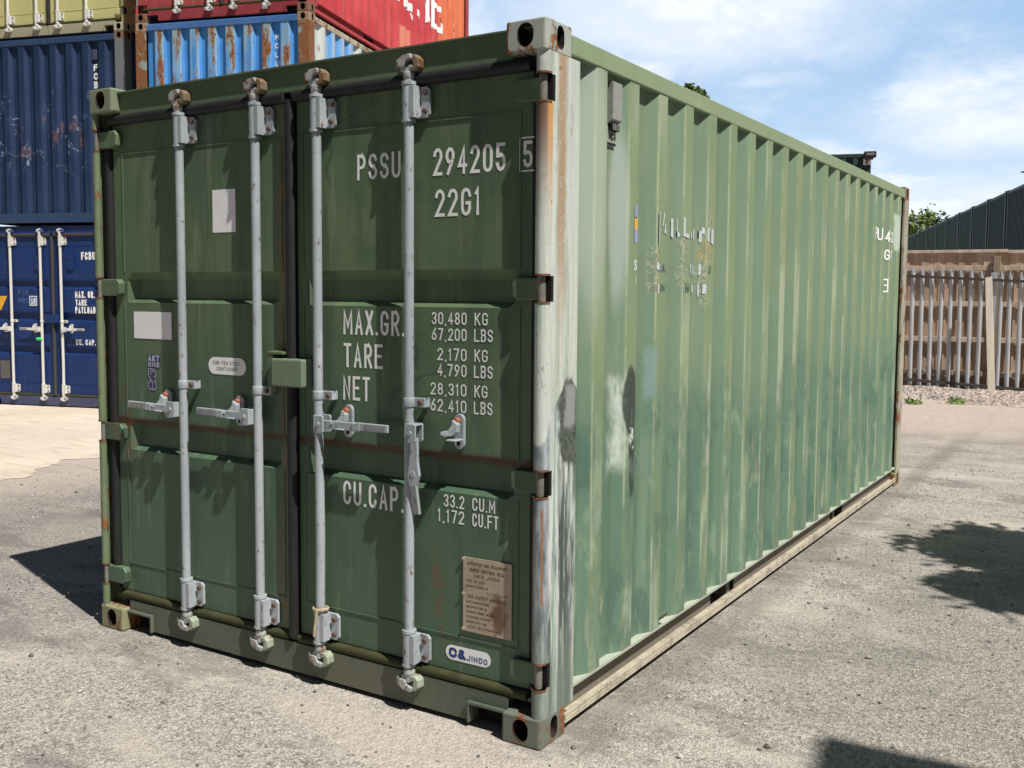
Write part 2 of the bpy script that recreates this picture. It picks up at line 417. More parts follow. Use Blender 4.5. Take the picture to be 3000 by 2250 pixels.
def handle(x, mode, mats, par, ys=.022, z=1.078, ret=None):
    """hub on the rod, swinging handle and the retainer that catches it"""
    d = -1 if mode == 'left' else 1
    a, b = x+d*.012, x+d*.062
    mb = MB()
    zt, zb = (z+.034, z-.036)
    for y0, y1 in ((-.022, -.014), (.022, .030)):
        mb.prism([(a, zb+.004), (a+d*.006, zb), (b-d*.006, zb), (b, zb+.006), (b, zt-.006), (b-d*.006, zt), (a, zt)], lambda u, v, q: (u, q, v), y0, y1)
    mb.box(a, a+d*.008, -.014, .022, zb+.003, zt-.003)
    if mode == 'down': mb.box(a+d*.008, b, -.014, .022, zt-.008, zt-.002)
    mb.build('handle_hub', mats['rod'], par, bevel=.002)
    MB().cyl(((a+b)/2, -.022, z), ((a+b)/2, -.028, z), .009, 8).build('pivot_pin', mats['rod'], par)
    hb = MB()
    if mode == 'down':
        c = (a+b)/2
        hb.prism([(c-.018, z-.02), (c+.018, z-.02), (c+.02, z-.11), (c+.028, z-.16), (c+.014, z-.20), (c+.014, z-.31), (c-.016, z-.31), (c-.016, z-.20), (c-.026, z-.16), (c-.018, z-.11)], lambda u, v, q: (u, q+.02*max(0, (z-.2-v)/.11), v), -.004, .010)
        hb.cyl((c, -.004, z-.155), (c, -.007, z-.155), .012, 12)
        hb.build('handle', mats['rod'], par, bevel=.003)
    else:
        e = {'left': x-.345, 'right': x+.375}[mode]
        hb.box(b-d*.03, (b+e)/2, -.004, .008, z-.018, z+.015)
        hb.box((b+e)/2, e, -.008, .004, z-.014+.002, z+.016+.002)
        hb.box((b+e)/2-.02, (b+e)/2+.02, -.010, .010, z-.016, z+.016)
        o = hb.build('handle', mats['rod'], par, bevel=.003)
        hg = MB(); hg.box(e-d*.012, e-d*.112, -.0095, -.0085, z-.007, z+.013); hg.build('grip_rib', mats['galv'], o)
    # retainer: oval back plate with a rusty pivot and a curled catch
    rx = ret if ret is not None else x+d*.135
    zc = z+.012
    pl = MB()
    pl.prism([(rx+.022*math.cos(R(t)), zc+(.043 if 0 <= t <= 180 else -.043)+.022*math.sin(R(t))) for t in range(0, 361, 20)], lambda u, v, q: (u, q, v), .044, .058)
    ro = pl.build('handle_retainer', mats['rod'], par, bevel=.002)
    MB().cyl((rx-.004, .044, zc+.040), (rx-.004, .022, zc+.040), .012, 12).build('rivet', mats['rivet'], par)
    ct = MB()
    ct.prism([(rx-.006, .046), (rx+.014, .030), (rx+.012, .002), (rx-.004, -.012), (rx-.030, -.018), (rx-.046, -.010), (rx-.044, .002), (rx-.022, .006), (rx-.010, .022)], lambda u, v, q: (u, q-.02*max(0, (rx-u)/.04), zc+v), .012, .036)
    ct.box(rx-.018, rx+.024, -.014, .040, zc-.030, zc-.024)
    ct.build('catch', mats['rod'], par, bevel=.004)
    MB().cyl((rx, .044, zc-.043), (rx, .040, zc-.043), .008, 8).build('bolt', mats['dark'], par)

def doors(root, mats, header, sill, rods=(.588, 1.05, 1.388, 1.844), rec=((1.542, 1.68), (.859, 1.004)), Hc=H, hinges=HINGES, modes=('left', 'left', 'right', 'down')):
    ys = .061; out = []
    zt, zb = Hc-.161, .185
    for k, (x0, x1, xa, xb) in enumerate(((.086, 1.192, .168, 1.142), (1.246, 2.352, 1.296, 2.288))):
        zs = [zb]; dz = {}
        for r0, r1 in sorted(rec): zs += [r0, r0+.021, r1-.036, r1]
        zs.append(zt)
        def dep(x, z):
            if not (xa+.03 < x < xb-.03): return 0
            return any(r0+.02 < z < r1-.035 for r0, r1 in rec)*.036
        mb = MB()
        xs = [x0, xa, xa+.034, (xa+xb)/2, xb-.034, xb, x1]
        mb.grid(xs, zs, lambda u, v: (u, ys+dep(u, v)+.0006*math.sin(u*31+v*17), v))
        mb.box(x0, x0+.003, ys, .12, zb, zt).box(x1-.003, x1, ys, .12, zb, zt)
        mb.box(x0, x1, .118, .121, zb, zt)
        for zz in (2.22, .320):   # weld seams of the panel
            mb.box(xa-.018, xb+.016, ys-.0035, ys+.001, zz-.003, zz+.003)
        for xx in (xa-.018, xb+.016):
            for a, b in zip([.32]+[r for q in sorted(rec) for r in q][1::2], [r for q in sorted(rec) for r in q][0::2]+[2.22]):
                mb.box(xx-.003, xx+.003, ys-.003, ys+.001, a, b)
        d = mb.build('door', mats['door'], root); out.append(d)
        # rubber seal round the leaf
        gk = MB(); r = .021
        gk.cyl((x0-.0, .052, zt+.022), (x1, .052, zt+.022), .0235, 14)
        MB().cyl((x0, .056, zb-.021), (x1, .056, zb-.021), .0185, 16).build('door_seal', mats['seal2'], d)
        hx = x0-.026 if k == 0 else x1+.010
        gk.cyl((hx, .060 if k == 0 else .070, zb), (hx, .060 if k == 0 else .070, zt), .0225 if k == 0 else .0115, 14)
        if k == 0: gk.cyl((1.219, .052, zb-.02), (1.219, .052, zt+.01), .0245, 16)
        g_ = gk.build('door_seal', mats['seal'], d)
        for i, xr in enumerate(rods):
            if (i < 2) != (k == 0): continue
            MB().tube([(xr, .022, .12), (xr+(.006 if i == 2 else 0), .022, .62), (xr, .022, 1.2), (xr, .022, Hc-.105)], .0185, 18).build('locking_rod', mats['rod'], d)
            bracket(xr, Hc-.285, Hc-.163, mats, d); bracket(xr, .190, .308, mats, d)
            cam_set(xr, Hc-.086, True, mats, d, header); cam_set(xr, .118, False, mats, d, sill)
            guide(xr, 1.187, mats, d)
            md = modes[i]
            ret = {'down': xr+.212}.get(md)
            handle(xr, md, mats, d, ret=ret)
        for zc in hinges:
            hb = MB(); s = 1 if k == 0 else -1; bx = x0 if k == 0 else x1
            e_ = .074 if k == 0 else .060; yf = .026 if k == 0 else .038
            hb.prism([(bx-s*e_, zc-.039), (bx+s*.050, zc-.039), (bx+s*.066, zc-.026), (bx+s*.070, zc+.020), (bx+s*.052, zc+.039), (bx-s*e_, zc+.039)], lambda u, v, q: (u, q, v), yf, .0605)
            hb.build('hinge', mats['door'], d, bevel=.005)
    return out

def container(name, label, group, loc=(0, 0, 0), rz=0, mats=None, Lc=L, Hc=H, front='doors', main=False, cat='shipping container', detail=True, pitch=None, rods=(.588, 1.05, 1.388, 1.844), rec=((1.542, 1.68), (.859, 1.004)), sides=(0, 1)):
    root = empty(name, loc, rz, label=label, cat=cat, group=group)
    root['label'] = label
    m_ = mats
    if detail:
        for sx in (0, 1):
            for sy in (0, 1):
                for top in (0, 1):
                    key = 'cast_%d%d%d' % (sx, sy, top)
                    cb, sk = casting(sx, sy, top, Lc, Hc); co = cb.build('corner_casting', m_.get(key, m_['cast']), root, bevel=.010, seg=3)
                    sk.build('casting_socket', m_['socket'], co)
    else:
        for sx in (0, 1):
            for sy in (0, 1):
                for top in (0, 1):
                    mb = MB()
                    X = (0, .162) if sx == 0 else (W-.162, W); Y = (0, .178) if sy == 0 else (Lc-.178, Lc)
                    z = (Hc-.108, Hc) if top else (0, .108)
                    mb.box(*X, *Y, *z)
                    mb.build('corner_casting', m_['cast'], root, bevel=.01)
    # roof and floor
    rf = MB(); rf.box(.05, W-.05, .030, Lc-.03, Hc-.024, Hc-.018)
    for i in range(int((Lc-.6)/.21)): rf.box(.12, W-.12, .3+i*.21, .40+i*.21, Hc-.018, Hc-.010)
    rf.build('roof', m_['roof'], root)
    fl = MB().box(.06, W-.06, .06, Lc-.06, .14, .155)
    for i in range(int(Lc/.3)): fl.box(.062, W-.062, .2+i*.3, .245+i*.3, .03, .139)
    fl.build('floor', m_['under'], root)
    # front end
    if front == 'doors':
        hd = MB().box(.160, W-.160, .045, .11, Hc-.121, Hc-.0245).box(.155, W-.155, .0340, .045, Hc-.0475+.02, Hc-.0245).build('header', m_['header'], root, bevel=.003)
        sm = MB()
        sm.prism([(.162, .145), (.162, .088), (.318, .088), (.318, .020), (W-.318, .020), (W-.318, .088), (W-.162, .088), (W-.162, .145)], lambda u, v, q: (u, q, v), .042, .09)
        for s in (0, 1):
            X = (lambda a: a) if s == 0 else (lambda a: W-a)
            sm.prism([(X(.160), .098), (X(.332), .098), (X(.332), .018), (X(.322), .018), (X(.322), .087), (X(.160), .087)], lambda u, v, q: (u, q, v), .026, .055)
        sl_ = sm.build('sill', m_['sill'], root, bevel=.002)
        MB().box(.17, W-.17, .095, .10, .015, .14).build('under_panel', m_['dark'], root)
        ds = doors(root, m_, hd, sl_, rods, rec, Hc)
        for sx in (0, 1): corner_post(root, sx, Lc, Hc, dict(m_, post=m_['post'] if sx == 1 else m_.get('post0', m_['post'])))
        root_doors = ds
    else:
        root_doors = []
        MB().box(.160, W-.160, .004, .07, Hc-.105, Hc-.03).build('header', m_['frame'], root, bevel=.004)
        MB().box(.160, W-.160, .004, .07, .02, .15).build('sill', m_['frame'], root, bevel=.004)
        pr = profile(.15, W-.15, *(pitch or (.228, .2575, .09, .045)), .046)
        mb = MB()
        for (a, da), (b, db) in zip(pr, pr[1:]): mb.quad((a, .012+da, .15), (b, .012+db, .15), (b, .012+db, Hc-.105), (a, .012+da, Hc-.105))
        mb.build('end_wall', m_['end'], root)
        for sx in (0, 1): corner_post(root, sx, Lc, Hc, m_, hinged=False)
    # rear end
    pr = profile(.12, W-.12, .2, .25, .09, .045, .046); mb = MB()
    for (a, da), (b, db) in zip(pr, pr[1:]): mb.quad((a, Lc-.012-da, .15), (b, Lc-.012-db, .15), (b, Lc-.012-db, Hc-.105), (a, Lc-.012-da, Hc-.105))
    mb.build('end_wall', m_['end'], root)
    MB().box(.16, W-.16, Lc-.07, Lc-.004, Hc-.105, Hc-.0245).build('rear_header', m_['frame'], root)
    MB().box(.16, W-.16, Lc-.07, Lc-.004, .02, .149).build('rear_sill', m_['frame'], root)
    for sx in (0, 1): corner_post(root, sx, Lc, Hc, dict(m_, post=m_.get('rpost', m_['post'])), hinged=False, rear=True)
    # sides
    walls = []
    sp = profile(.238 if front == 'doors' else .15, Lc-.15, .375, .2784, .078, .068, .036)
    for sx in sides:
        X = (lambda a: a) if sx == 0 else (lambda a: W-a)
        mb = MB()
        if main and sx == 1:
            ts = []
            for (a, da), (b, db) in zip(sp, sp[1:]):
                ts += [a, (a+b)/2]
            ts.append(sp[-1][0])
            zs = [.1615+i*(2.435-.1615)/14 for i in range(15)]
            rng = random.Random(3); jit = {}
            mb.grid(ts, zs, lambda t, z: (X(.0035+depth_at(sp, t)+jit.setdefault((round(t, 3), round(z, 2)), rng.uniform(-.0009, .0009))+.0022*math.sin(z*2.3+t*1.7)*math.sin(t*2.9)), t, z))
        else:
            for (a, da), (b, db) in zip(sp, sp[1:]): mb.quad((X(.0035+da), a, .161), (X(.0035+db), b, .161), (X(.0035+db), b, Hc-.076), (X(.0035+da), a, Hc-.076))
        walls.append(mb.build('side_wall', m_['side'], root))
        MB().box(X(.0), X(.058), .179, Lc-.179, Hc-.093, Hc-.0235).build('top_rail', m_['rail'], root, bevel=.005)
        br = MB()
        MB().box(X(.004), X(.056), .179, Lc-.179, .1495, .1605).build('rail_ledge', m_['ledge'], root)
        pk = [(1.74, 2.08), (Lc-2.08, Lc-1.74)] if Lc < 7 else []
        cuts = [.179]+[q for p in pk for q in p]+[Lc-.179]
        for a, b in zip(cuts[0::2], cuts[1::2]): br.box(X(.050), X(.056), a, b, .052, .149)
        br.build('bottom_rail', m_['brail'], root)
        fb = MB(); fb.box(X(.002), X(.056), .179, Lc-.179, .034, .052); fb.box(X(.002), X(.010), .179, Lc-.179, .052, .070)
        fb.build('rail_flange', m_['flange'], root, bevel=.002)
    return root, root_doors, walls

# ------------------------------------------------------------------ world: daylight sky with broken cloud
wd = bpy.data.worlds.new('World'); SC.world = wd; wd.use_nodes = True
wt = wd.node_tree; bg = wt.nodes['Background']
sky = wt.nodes.new('ShaderNodeTexSky'); sky.sky_type = 'NISHITA'; sky.sun_disc = False
sky.sun_elevation = math.asin(SUN.z); sky.sun_rotation = math.atan2(SUN.x, SUN.y)
sky.air_density = 1.1; sky.dust_density = 1.0; sky.ozone_density = 1.2
wg = G(wt, 'Generated')
inv = (wg.z.max(0)+.24)
nx, ny = wg.x/inv, wg.y/inv
cb = wt.nodes.new('ShaderNodeCombineXYZ'); wt.links.new(nx.k, cb.inputs[0]); wt.links.new(ny.k, cb.inputs[1])
n1 = wg.noise(1.5, 6, .58, st=(1, 1.15, 1), off=1.7, src=cb.outputs[0])
n2 = wg.noise(5, 5, .6, off=3.1, src=cb.outputs[0])
cl = (n1*.80+n2*.20).ss(.43, .68)
low = wg.z.ss(.24, .04)                    # milky air towards the horizon
hz = wg.noise(5.5, 5, .6, st=(1, 1, 2.6), off=6.4).ss(.45, .62)*wg.z.ss(.15, .07)
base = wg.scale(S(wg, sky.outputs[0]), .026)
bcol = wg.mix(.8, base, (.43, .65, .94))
bcol = wg.mix(low*.6, bcol, (.74, .86, .97))
cloudc = wg.mix(n2.ss(.38, .62), (.74, .80, .90), (.96, .97, 1.0))
def dirlobe(az, el, w, wv):
    a, e = R(az), R(el); u = wg.x*(-math.sin(a))+wg.y*math.cos(a); v = wg.z-math.sin(e)
    return wg.ell(u, v, 0, 0, w, wv, wob=(n1-.5)*2.2+(n2-.5)*.9, soft=.55)
lobes = dirlobe(113, 15.5, .16, .050).max(dirlobe(118, 12.6, .10, .016)*.7).max(dirlobe(97, 9.5, .09, .03)*.8).max(dirlobe(100.5, 5.0, .12, .022)*.8)
cl = cl.max(lobes)
csky = wg.mix((cl*.85).max(hz*.8), bcol, cloudc)
final = wg.mix(wg.z.ss(-.02, 0), (.2, .19, .18), csky)
# bright sky only in view; dimmed elsewhere to cut fill light on doors
bank = (wg.y*.85-wg.x*.53).ss(.62, .86)       # view-direction mask, added to dim the sky that lights the doors
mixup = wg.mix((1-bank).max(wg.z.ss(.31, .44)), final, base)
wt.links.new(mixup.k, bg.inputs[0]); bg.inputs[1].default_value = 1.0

# ------------------------------------------------------------------ ground
def ground_col(g):
    big = g.noise(.30, 4, .6); mid = g.noise(1.5, 5, .62, off=2); fine = g.noise(10, 5, .65, off=5); grit = g.noise(60, 4, .7, off=9)
    g1 = g.vor(150, 'Color', off=1); g2 = g.vor(260, 'Color', off=4); g3 = g.vor(48, 'Color', off=7)
    gr = g1*.36+g2*.26+g3*.14+grit*.24
    col = g.mix(gr.ss(.30, .70), (.218, .202, .184), (.575, .535, .485))
    col = g.mix(g1.ss(.955, .97), col, (.66, .63, .58)); col = g.mix(g3.ss(.965, .98)*.7, col, (.13, .12, .11))
    swath = g.noise(1.1, 5, .62, st=(.55, 1.5, 1), off=15)
    col = g.mix(swath.ss(.48, .62)*.55, col, (.575, .52, .455))          # pale dusty drifts
    col = g.mix(g.noise(1.9, 6, .68, st=(.6, 1.3, 1), off=21).ss(.52, .64)*.55, col, (.17, .158, .148))    # darker bitumen showing through
    col = g.mix(g.noise(4.2, 6, .72, off=11).ss(.62, .72)*.6, col, (.115, .108, .10))
    col = g.mix(g.noise(6.0, 5, .7, off=27).ss(.58, .70)*.6, col, (.64, .575, .50))
    col = g.mix(g.noise(.55, 5, .62, off=51).ss(.50, .66)*.5, col, (.175, .165, .155))
    col = g.mix(g.ell(g.x, g.y, -2.4, .9, 2.1, 1.7, wob=(mid-.5)*1.6+(fine-.5)*.8, soft=.4)*grit.ss(.70, .40)*.62, col, (.13, .125, .12))
    col = g.mix(g.ell(g.x, g.y, 3.7, 1.9, .9, 1.3, wob=(mid-.5)*2+(fine-.5)*.9, soft=.4)*grit.ss(.68, .42)*.45, col, (.15, .142, .135))
    # tyre-polished lanes running past the container
    lane = g.y*.956-g.x*.292
    tr = (g.noise(.9, 3, .5, st=(.15, 1, 1), off=33)-.5)*.5
    col = g.mix(((lane+tr-8.3).abs().ss(.35, .12)+(lane+tr-6.6).abs().ss(.3, .1))*.35*grit.ss(.3, .6), col, (.25, .22, .20))
    # darker line along the foot of the long wall
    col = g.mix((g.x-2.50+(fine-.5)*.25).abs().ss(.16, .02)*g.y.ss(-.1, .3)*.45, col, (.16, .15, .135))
    # sandy, dustier yard beyond the container and along the lane
    wob = (mid-.5)*2.4
    far = (g.y*.80-g.x*.25+wob).ss(5.6, 8.2).max(g.ell(g.x, g.y, -5.2, 2.0, 2.1, 1.7, wob=(fine-.5)*.8+(mid-.5)*.9, soft=.25)*.8)
    dust = g.mix(fine.ss(.35, .65), (.52, .43, .365), (.61, .525, .455))
    dust = g.mix(gr.ss(.48, .34)*.45, dust, (.27, .235, .21))
    col = g.mix(far*.85, col, dust)
    h = g.vor(150, off=1)*.5+g.vor(260, off=4)*.3+g.vor(48, off=7)*.4+fine*.5+grit*.6
    return col, h, .008
M_ground = material('gravel_tarmac', ground_col, rough=.92, spec=.2)
gm = MB(); gm.quad((-260, -160, 0), (260, -160, 0), (260, 300, 0), (-260, 300, 0))
tag(gm.build('ground', M_ground), kind='structure')
def conc_col(g):
    n = g.noise(.9, 5, .6); f = g.noise(6, 5, .65, st=(.35, 1.6, 1)); s = g.noise(60, 4, .7); ck = (g.noise(1.3, 4, .6, off=12)-.5).abs().ss(.008, .002)
    col = g.mix(n.ss(.35, .65), (.57, .485, .40), (.65, .565, .47))
    col = g.mix(f.ss(.52, .66)*.6, col, (.45, .35, .27)); col = g.mix(g.noise(14, 6, .75).ss(.60, .7)*.7, col, (.24, .20, .165));  col = g.mix(s.ss(.55, .75)*.3, col, (.33, .27, .22))
    return col, s*.5+f, .006
M_conc = material('dusty_concrete', conc_col, rough=.9, spec=.2)
rng = random.Random(11); edge = [(-9.5, -4.2), (-5.6, -.9), (-4.3, .6), (-3.76, 1.73), (-3.82, 2.1), (-4.24, 2.43), (-4.4, 2.77), (-4.25, 3.0), (-3.7, 4.3), (-2.4, 6.2), (-1.5, 8.2), (-2.4, 11)]
pts = []
for (a, b), (c, d) in zip(edge, edge[1:]):
    n = max(2, int(math.hypot(c-a, d-b)/.03))
    for i in range(n): t = i/n; yy = b+(d-b)*t; w_ = .10*math.sin(2.1*yy)+.07*math.sin(5.3*yy+1)+.035*math.sin(13*yy)+.02*math.sin(29*yy); pts.append((a+(c-a)*t+rng.uniform(-.02, .02)+w_, yy))
pts.sort(key=lambda q: q[1]); pv = MB()
for (a, b), (c, d) in zip(pts, pts[1:]):
    if d-b > 1e-4: pv.quad((-26, b, .004), (a, b, .004), (c, d, .004), (-26, d, .004))
tag(pv.build('pavement', M_conc), kind='structure')

# loose stones lying on the tarmac
rng = random.Random(5); st = MB()
def stone(x, y, r):
    a = rng.random()*6.28; sq = rng.uniform(.5, .9); i = len(st.v)
    n = 5
    for z, k in ((.0, .85), (r*sq*.7, 1), (r*sq*1.3, .5)):
        for j in range(n):
            t = a+6.283*j/n; q = r*k*rng.uniform(.75, 1.2); st.v.append((x+q*math.cos(t), y+q*math.sin(t)*.8, z))
    for l in (0, 1):
        for j in range(n): st.f.append((i+l*n+j, i+l*n+(j+1) % n, i+(l+1)*n+(j+1) % n, i+(l+1)*n+j)); st.sm.append(False)
    st.f.append(tuple(i+2*n+j for j in range(n))); st.sm.append(False)
for _ in range(5200):
    d = rng.random()**.6*9+1.2; a = R(rng.uniform(88, 152)); x, y = CP.x+d*math.cos(a), CP.y+d*math.sin(a)
    if -.05 < x < 2.5 and -.02 < y < 6.1: continue
    stone(x, y, rng.choice((.003, .004, .004, .005, .006, .008)) if rng.random() < .97 else rng.uniform(.009, .016))
M_stone = material('stone', lambda g: (g.mix(g.vor(12, 'Color').ss(.1, .9), (.13, .12, .115), (.55, .51, .46)), g.noise(200, 2), .001), rough=.9, spec=.2)
tag(st.build('loose_gravel', M_stone, fix=False), kind='stuff', label='loose grit and small stones scattered over the tarmac')

# ------------------------------------------------------------------ materials of the green container
GREEN, GREEN2 = (.080, .136, .072), (.130, .180, .096)
def door_fn(g):
    n1 = g.noise(1.5, 5, .6); n2 = g.noise(9, 4, .6, st=(1, 1, .14), off=3); n3 = g.noise(40, 3, .6)
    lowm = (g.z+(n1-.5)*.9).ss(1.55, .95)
    col = g.mix(n1.ss(.3, .7), GREEN, GREEN2)
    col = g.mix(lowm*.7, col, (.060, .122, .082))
    col = g.mix(n2.ss(.48, .66)*.55, col, (.062, .092, .064))
    col = g.mix(g.noise(16, 5, .65, st=(1, 1, .08), off=9).ss(.54, .7)*.35, col, (.24, .29, .19))
    col = g.mix(g.noise(5, 6, .7, off=66).ss(.54, .66)*.4, col, (.06, .10, .075))
    col = g.mix(g.noise(70, 3, .6, st=(1, 1, .03), off=71).ss(.66, .76)*lowm*.22, col, (.26, .31, .24))
    col = g.mix((g.noise(1.3, 3, .5, off=31)-.5).abs().ss(.006, .002)*g.noise(2.3, 3, off=12).ss(.5, .62)*.55, col, (.05, .07, .06))
    # rubbed rust along the meeting stile and hinge edges
    ru = g.noise(26, 5, .7, st=(1, 1, .5), off=4)
    stile = g.ell(g.x, g.z, 1.175, 1.65, .05, .75, soft=.5)+g.ell(g.x, g.z, 1.17, .5, .05, .45, soft=.5)
    col = g.mix(stile*ru.ss(.38, .62)*.8, col, (.20, .135, .06))
    col = g.mix(g.ell(g.x, g.z, .14, 1.0, .05, .2, soft=.5)*ru.ss(.42, .6)*.8, col, (.15, .09, .05))
    col = g.mix(g.ell(g.x, g.z, 1.93, .44, .05, .2, soft=.6)*ru.ss(.50, .60)*.65, col, (.17, .09, .05))
    band = ((g.z-1.0).abs().ss(.02, .0)+(g.z-.985).abs().ss(.025, .0))
    col = g.mix(band*ru.ss(.32, .5)*.85, col, (.075, .035, .02))
    col = g.mix(g.vor(30, off=2).ss(.09, .05)*g.noise(4, 2, off=5).ss(.5, .6), col, (.03, .035, .03))
    col = g.mix(g.vor(46, off=6).ss(.07, .04)*g.noise(5, 2, off=8).ss(.55, .65)*.8, col, (.5, .55, .5))
    return col, n3*.3+n2*.6+g.noise(3, 2)*2, .0022, n3*.25+.36
M_door = material('door_paint', door_fn, spec=.45)
def side_fn(g):
    n1 = g.noise(1.6, 5, .6); n2 = g.noise(8, 4, .6, st=(1, 1, .07), off=3); n3 = g.noise(42, 3, .6)
    n4 = g.noise(3.2, 5, .65, st=(1, 1, .35), off=17)
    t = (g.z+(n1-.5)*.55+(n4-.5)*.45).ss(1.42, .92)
    dep = (W-.0035)-g.x; crest = dep.ss(.013, .002); flank = (dep-.018).abs().ss(.016, .010)  # rib shading put into the colour: lighter crests, greener flanks and recesses
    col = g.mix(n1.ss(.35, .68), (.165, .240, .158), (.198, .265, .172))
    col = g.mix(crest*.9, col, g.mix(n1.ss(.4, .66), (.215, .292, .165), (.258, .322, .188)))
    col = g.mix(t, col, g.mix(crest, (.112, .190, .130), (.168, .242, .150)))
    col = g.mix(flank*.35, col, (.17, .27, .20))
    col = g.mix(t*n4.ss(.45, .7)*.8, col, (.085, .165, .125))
    col = g.mix(n2.ss(.52, .75)*.4, col, (.27, .36, .24))
    col = g.mix(g.noise(15, 4, .65, st=(1, 1, .05), off=29).ss(.62, .82)*.45, col, (.52, .56, .43))
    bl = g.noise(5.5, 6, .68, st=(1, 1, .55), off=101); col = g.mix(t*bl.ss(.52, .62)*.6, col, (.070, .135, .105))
    col = g.mix(t*g.noise(11, 6, .72, st=(1, 1, .4), off=107).ss(.58, .68)*.55, col, (.27, .355, .25))
    col = g.mix(g.noise(4, 5, .6, off=111).ss(.56, .66)*.3, col, (.20, .28, .20))
    # tan run-off on the middle ribs
    tn = (g.ell(g.y, g.z, 2.35, .42, .30, .40, soft=.5)+g.ell(g.y, g.z, 3.3, .35, .35, .3, soft=.5))*g.noise(20, 5, .7, st=(1, 1, .10), off=115).ss(.54, .66)
    col = g.mix(tn*.8, col, (.34, .29, .18))
    # scuffed, chalky foot of the wall
    foot = g.z.ss(.75, .15)
    col = g.mix(foot*g.noise(18, 5, .7, st=(1, 1, .18), off=40).ss(.55, .72)*.7, col, (.42, .44, .34))
    col = g.mix(foot*g.noise(10, 5, .7, st=(1, 1, .3), off=44).ss(.56, .7)*.6, col, (.06, .12, .095))
    # broken pale lines along the folds of the ribs
    fold = (dep-.003).abs().ss(.0035, .0008)*g.noise(5, 4, .7, st=(1, 1, .4), off=91).ss(.42, .6)
    col = g.mix(fold*.5, col, (.50, .55, .42))
    drip = g.noise(26, 4, .6, st=(1, 1, .035), off=95).ss(.58, .72)*g.noise(1.2, 3, off=97).ss(.42, .6)
    col = g.mix(drip*.45, col, (.12, .19, .14))
    # bare pale patch by the front post and around the vent
    col = g.mix(g.ell(g.y, g.z, .36, 2.05, .10, .45, wob=(n4-.5)*1.4, soft=.5)*.5, col, (.50, .56, .50))
    col = g.mix(g.ell(g.y, g.z, .60, 1.92, .055, .32, wob=(n4-.5), soft=.4)*.55, col, (.48, .53, .51))
    wb = (g.noise(9, 5, .65, off=50)-.5)*.16
    col = g.mix(g.box(g.y, g.z, 5.62, 5.93, 1.98, 2.26, .02, wb*.5)*.9, col, (.50, .58, .50))
    col = g.mix(g.box(g.y, g.z, .583, .655, .92, 1.26, .045, wb*1.0)*g.noise(30, 4, .7, st=(1, 1, .3)).ss(.25, .5)*.85, col, (.60, .66, .60))
    dk = g.ell(g.y, g.z, .690, 1.17, .055, .14, wob=wb*2.5, soft=.12).max(g.ell(g.y, g.z, .715, .98, .034, .20, wob=wb*2.5, soft=.15))*g.noise(24, 4, .7, st=(1, 1, .3), off=5).ss(.22, .42)
    col = g.mix(dk*.92, col, g.mix(g.noise(7, 4, .6, off=61).ss(.48, .66), (.030, .042, .037), (.12, .15, .155)))
    col = g.mix(g.box(g.y, g.z, .690, .735, .90, 1.10, .015, wb*.8)*g.noise(9, 3, off=70).ss(.54, .60), col, (.55, .6, .56))
    col = g.mix(g.box(g.y, g.z, .868, .935, 1.17, 1.36, .02, wb*.7)*.65, col, (.22, .33, .33))
    # grit and glue left where lettering was torn off
    for (a, b, c, d) in ((.885, .950, 1.60, 1.80), (1.185, 1.25, 1.64, 1.84), (1.440, 1.505, 1.56, 1.90), (.93, .98, 1.95, 1.985), (1.49, 1.56, 1.90, 1.98)):
        sp = g.vor(95, 'Color', off=a*9)
        col = g.mix(g.box(g.y, g.z, a, b, c, d, .02, wb*.8)*sp.ss(.35, .6)*.6, col, g.mix(sp.ss(.5, .9), (.16, .15, .10), (.46, .43, .34)))
    col = g.mix(g.ell(g.y, g.z, 1.47, 1.79, .045, .05, wob=wb*5, soft=.4)*g.noise(40, 3).ss(.45, .6)*.55, col, (.45, .32, .10))
    col = g.mix((g.noise(1.9, 3, .5, off=33)-.5).abs().ss(.0045, .001)*g.noise(1.1, 3, off=14).ss(.52, .64)*.35, col, (.14, .19, .14))
    rk = g.noise(7, 6, .7, st=(1, 1, .12), off=80)
    col = g.mix(rk.ss(.70, .76)*.7, col, (.20, .13, .07))
    col = g.mix(g.vor(24, off=6).ss(.06, .03)*g.noise(2, 2, off=8).ss(.5, .6), col, (.04, .05, .04))
    col = g.mix(g.vor(31, off=9).ss(.06, .035)*g.noise(3, 2, off=18).ss(.52, .62)*.8, col, (.7, .72, .66))
    return col, n3*.25+n2*.4+g.noise(2.5, 2)*2.2, .0022, n3*.2+.40
M_side = material('side_paint', side_fn, spec=.4)
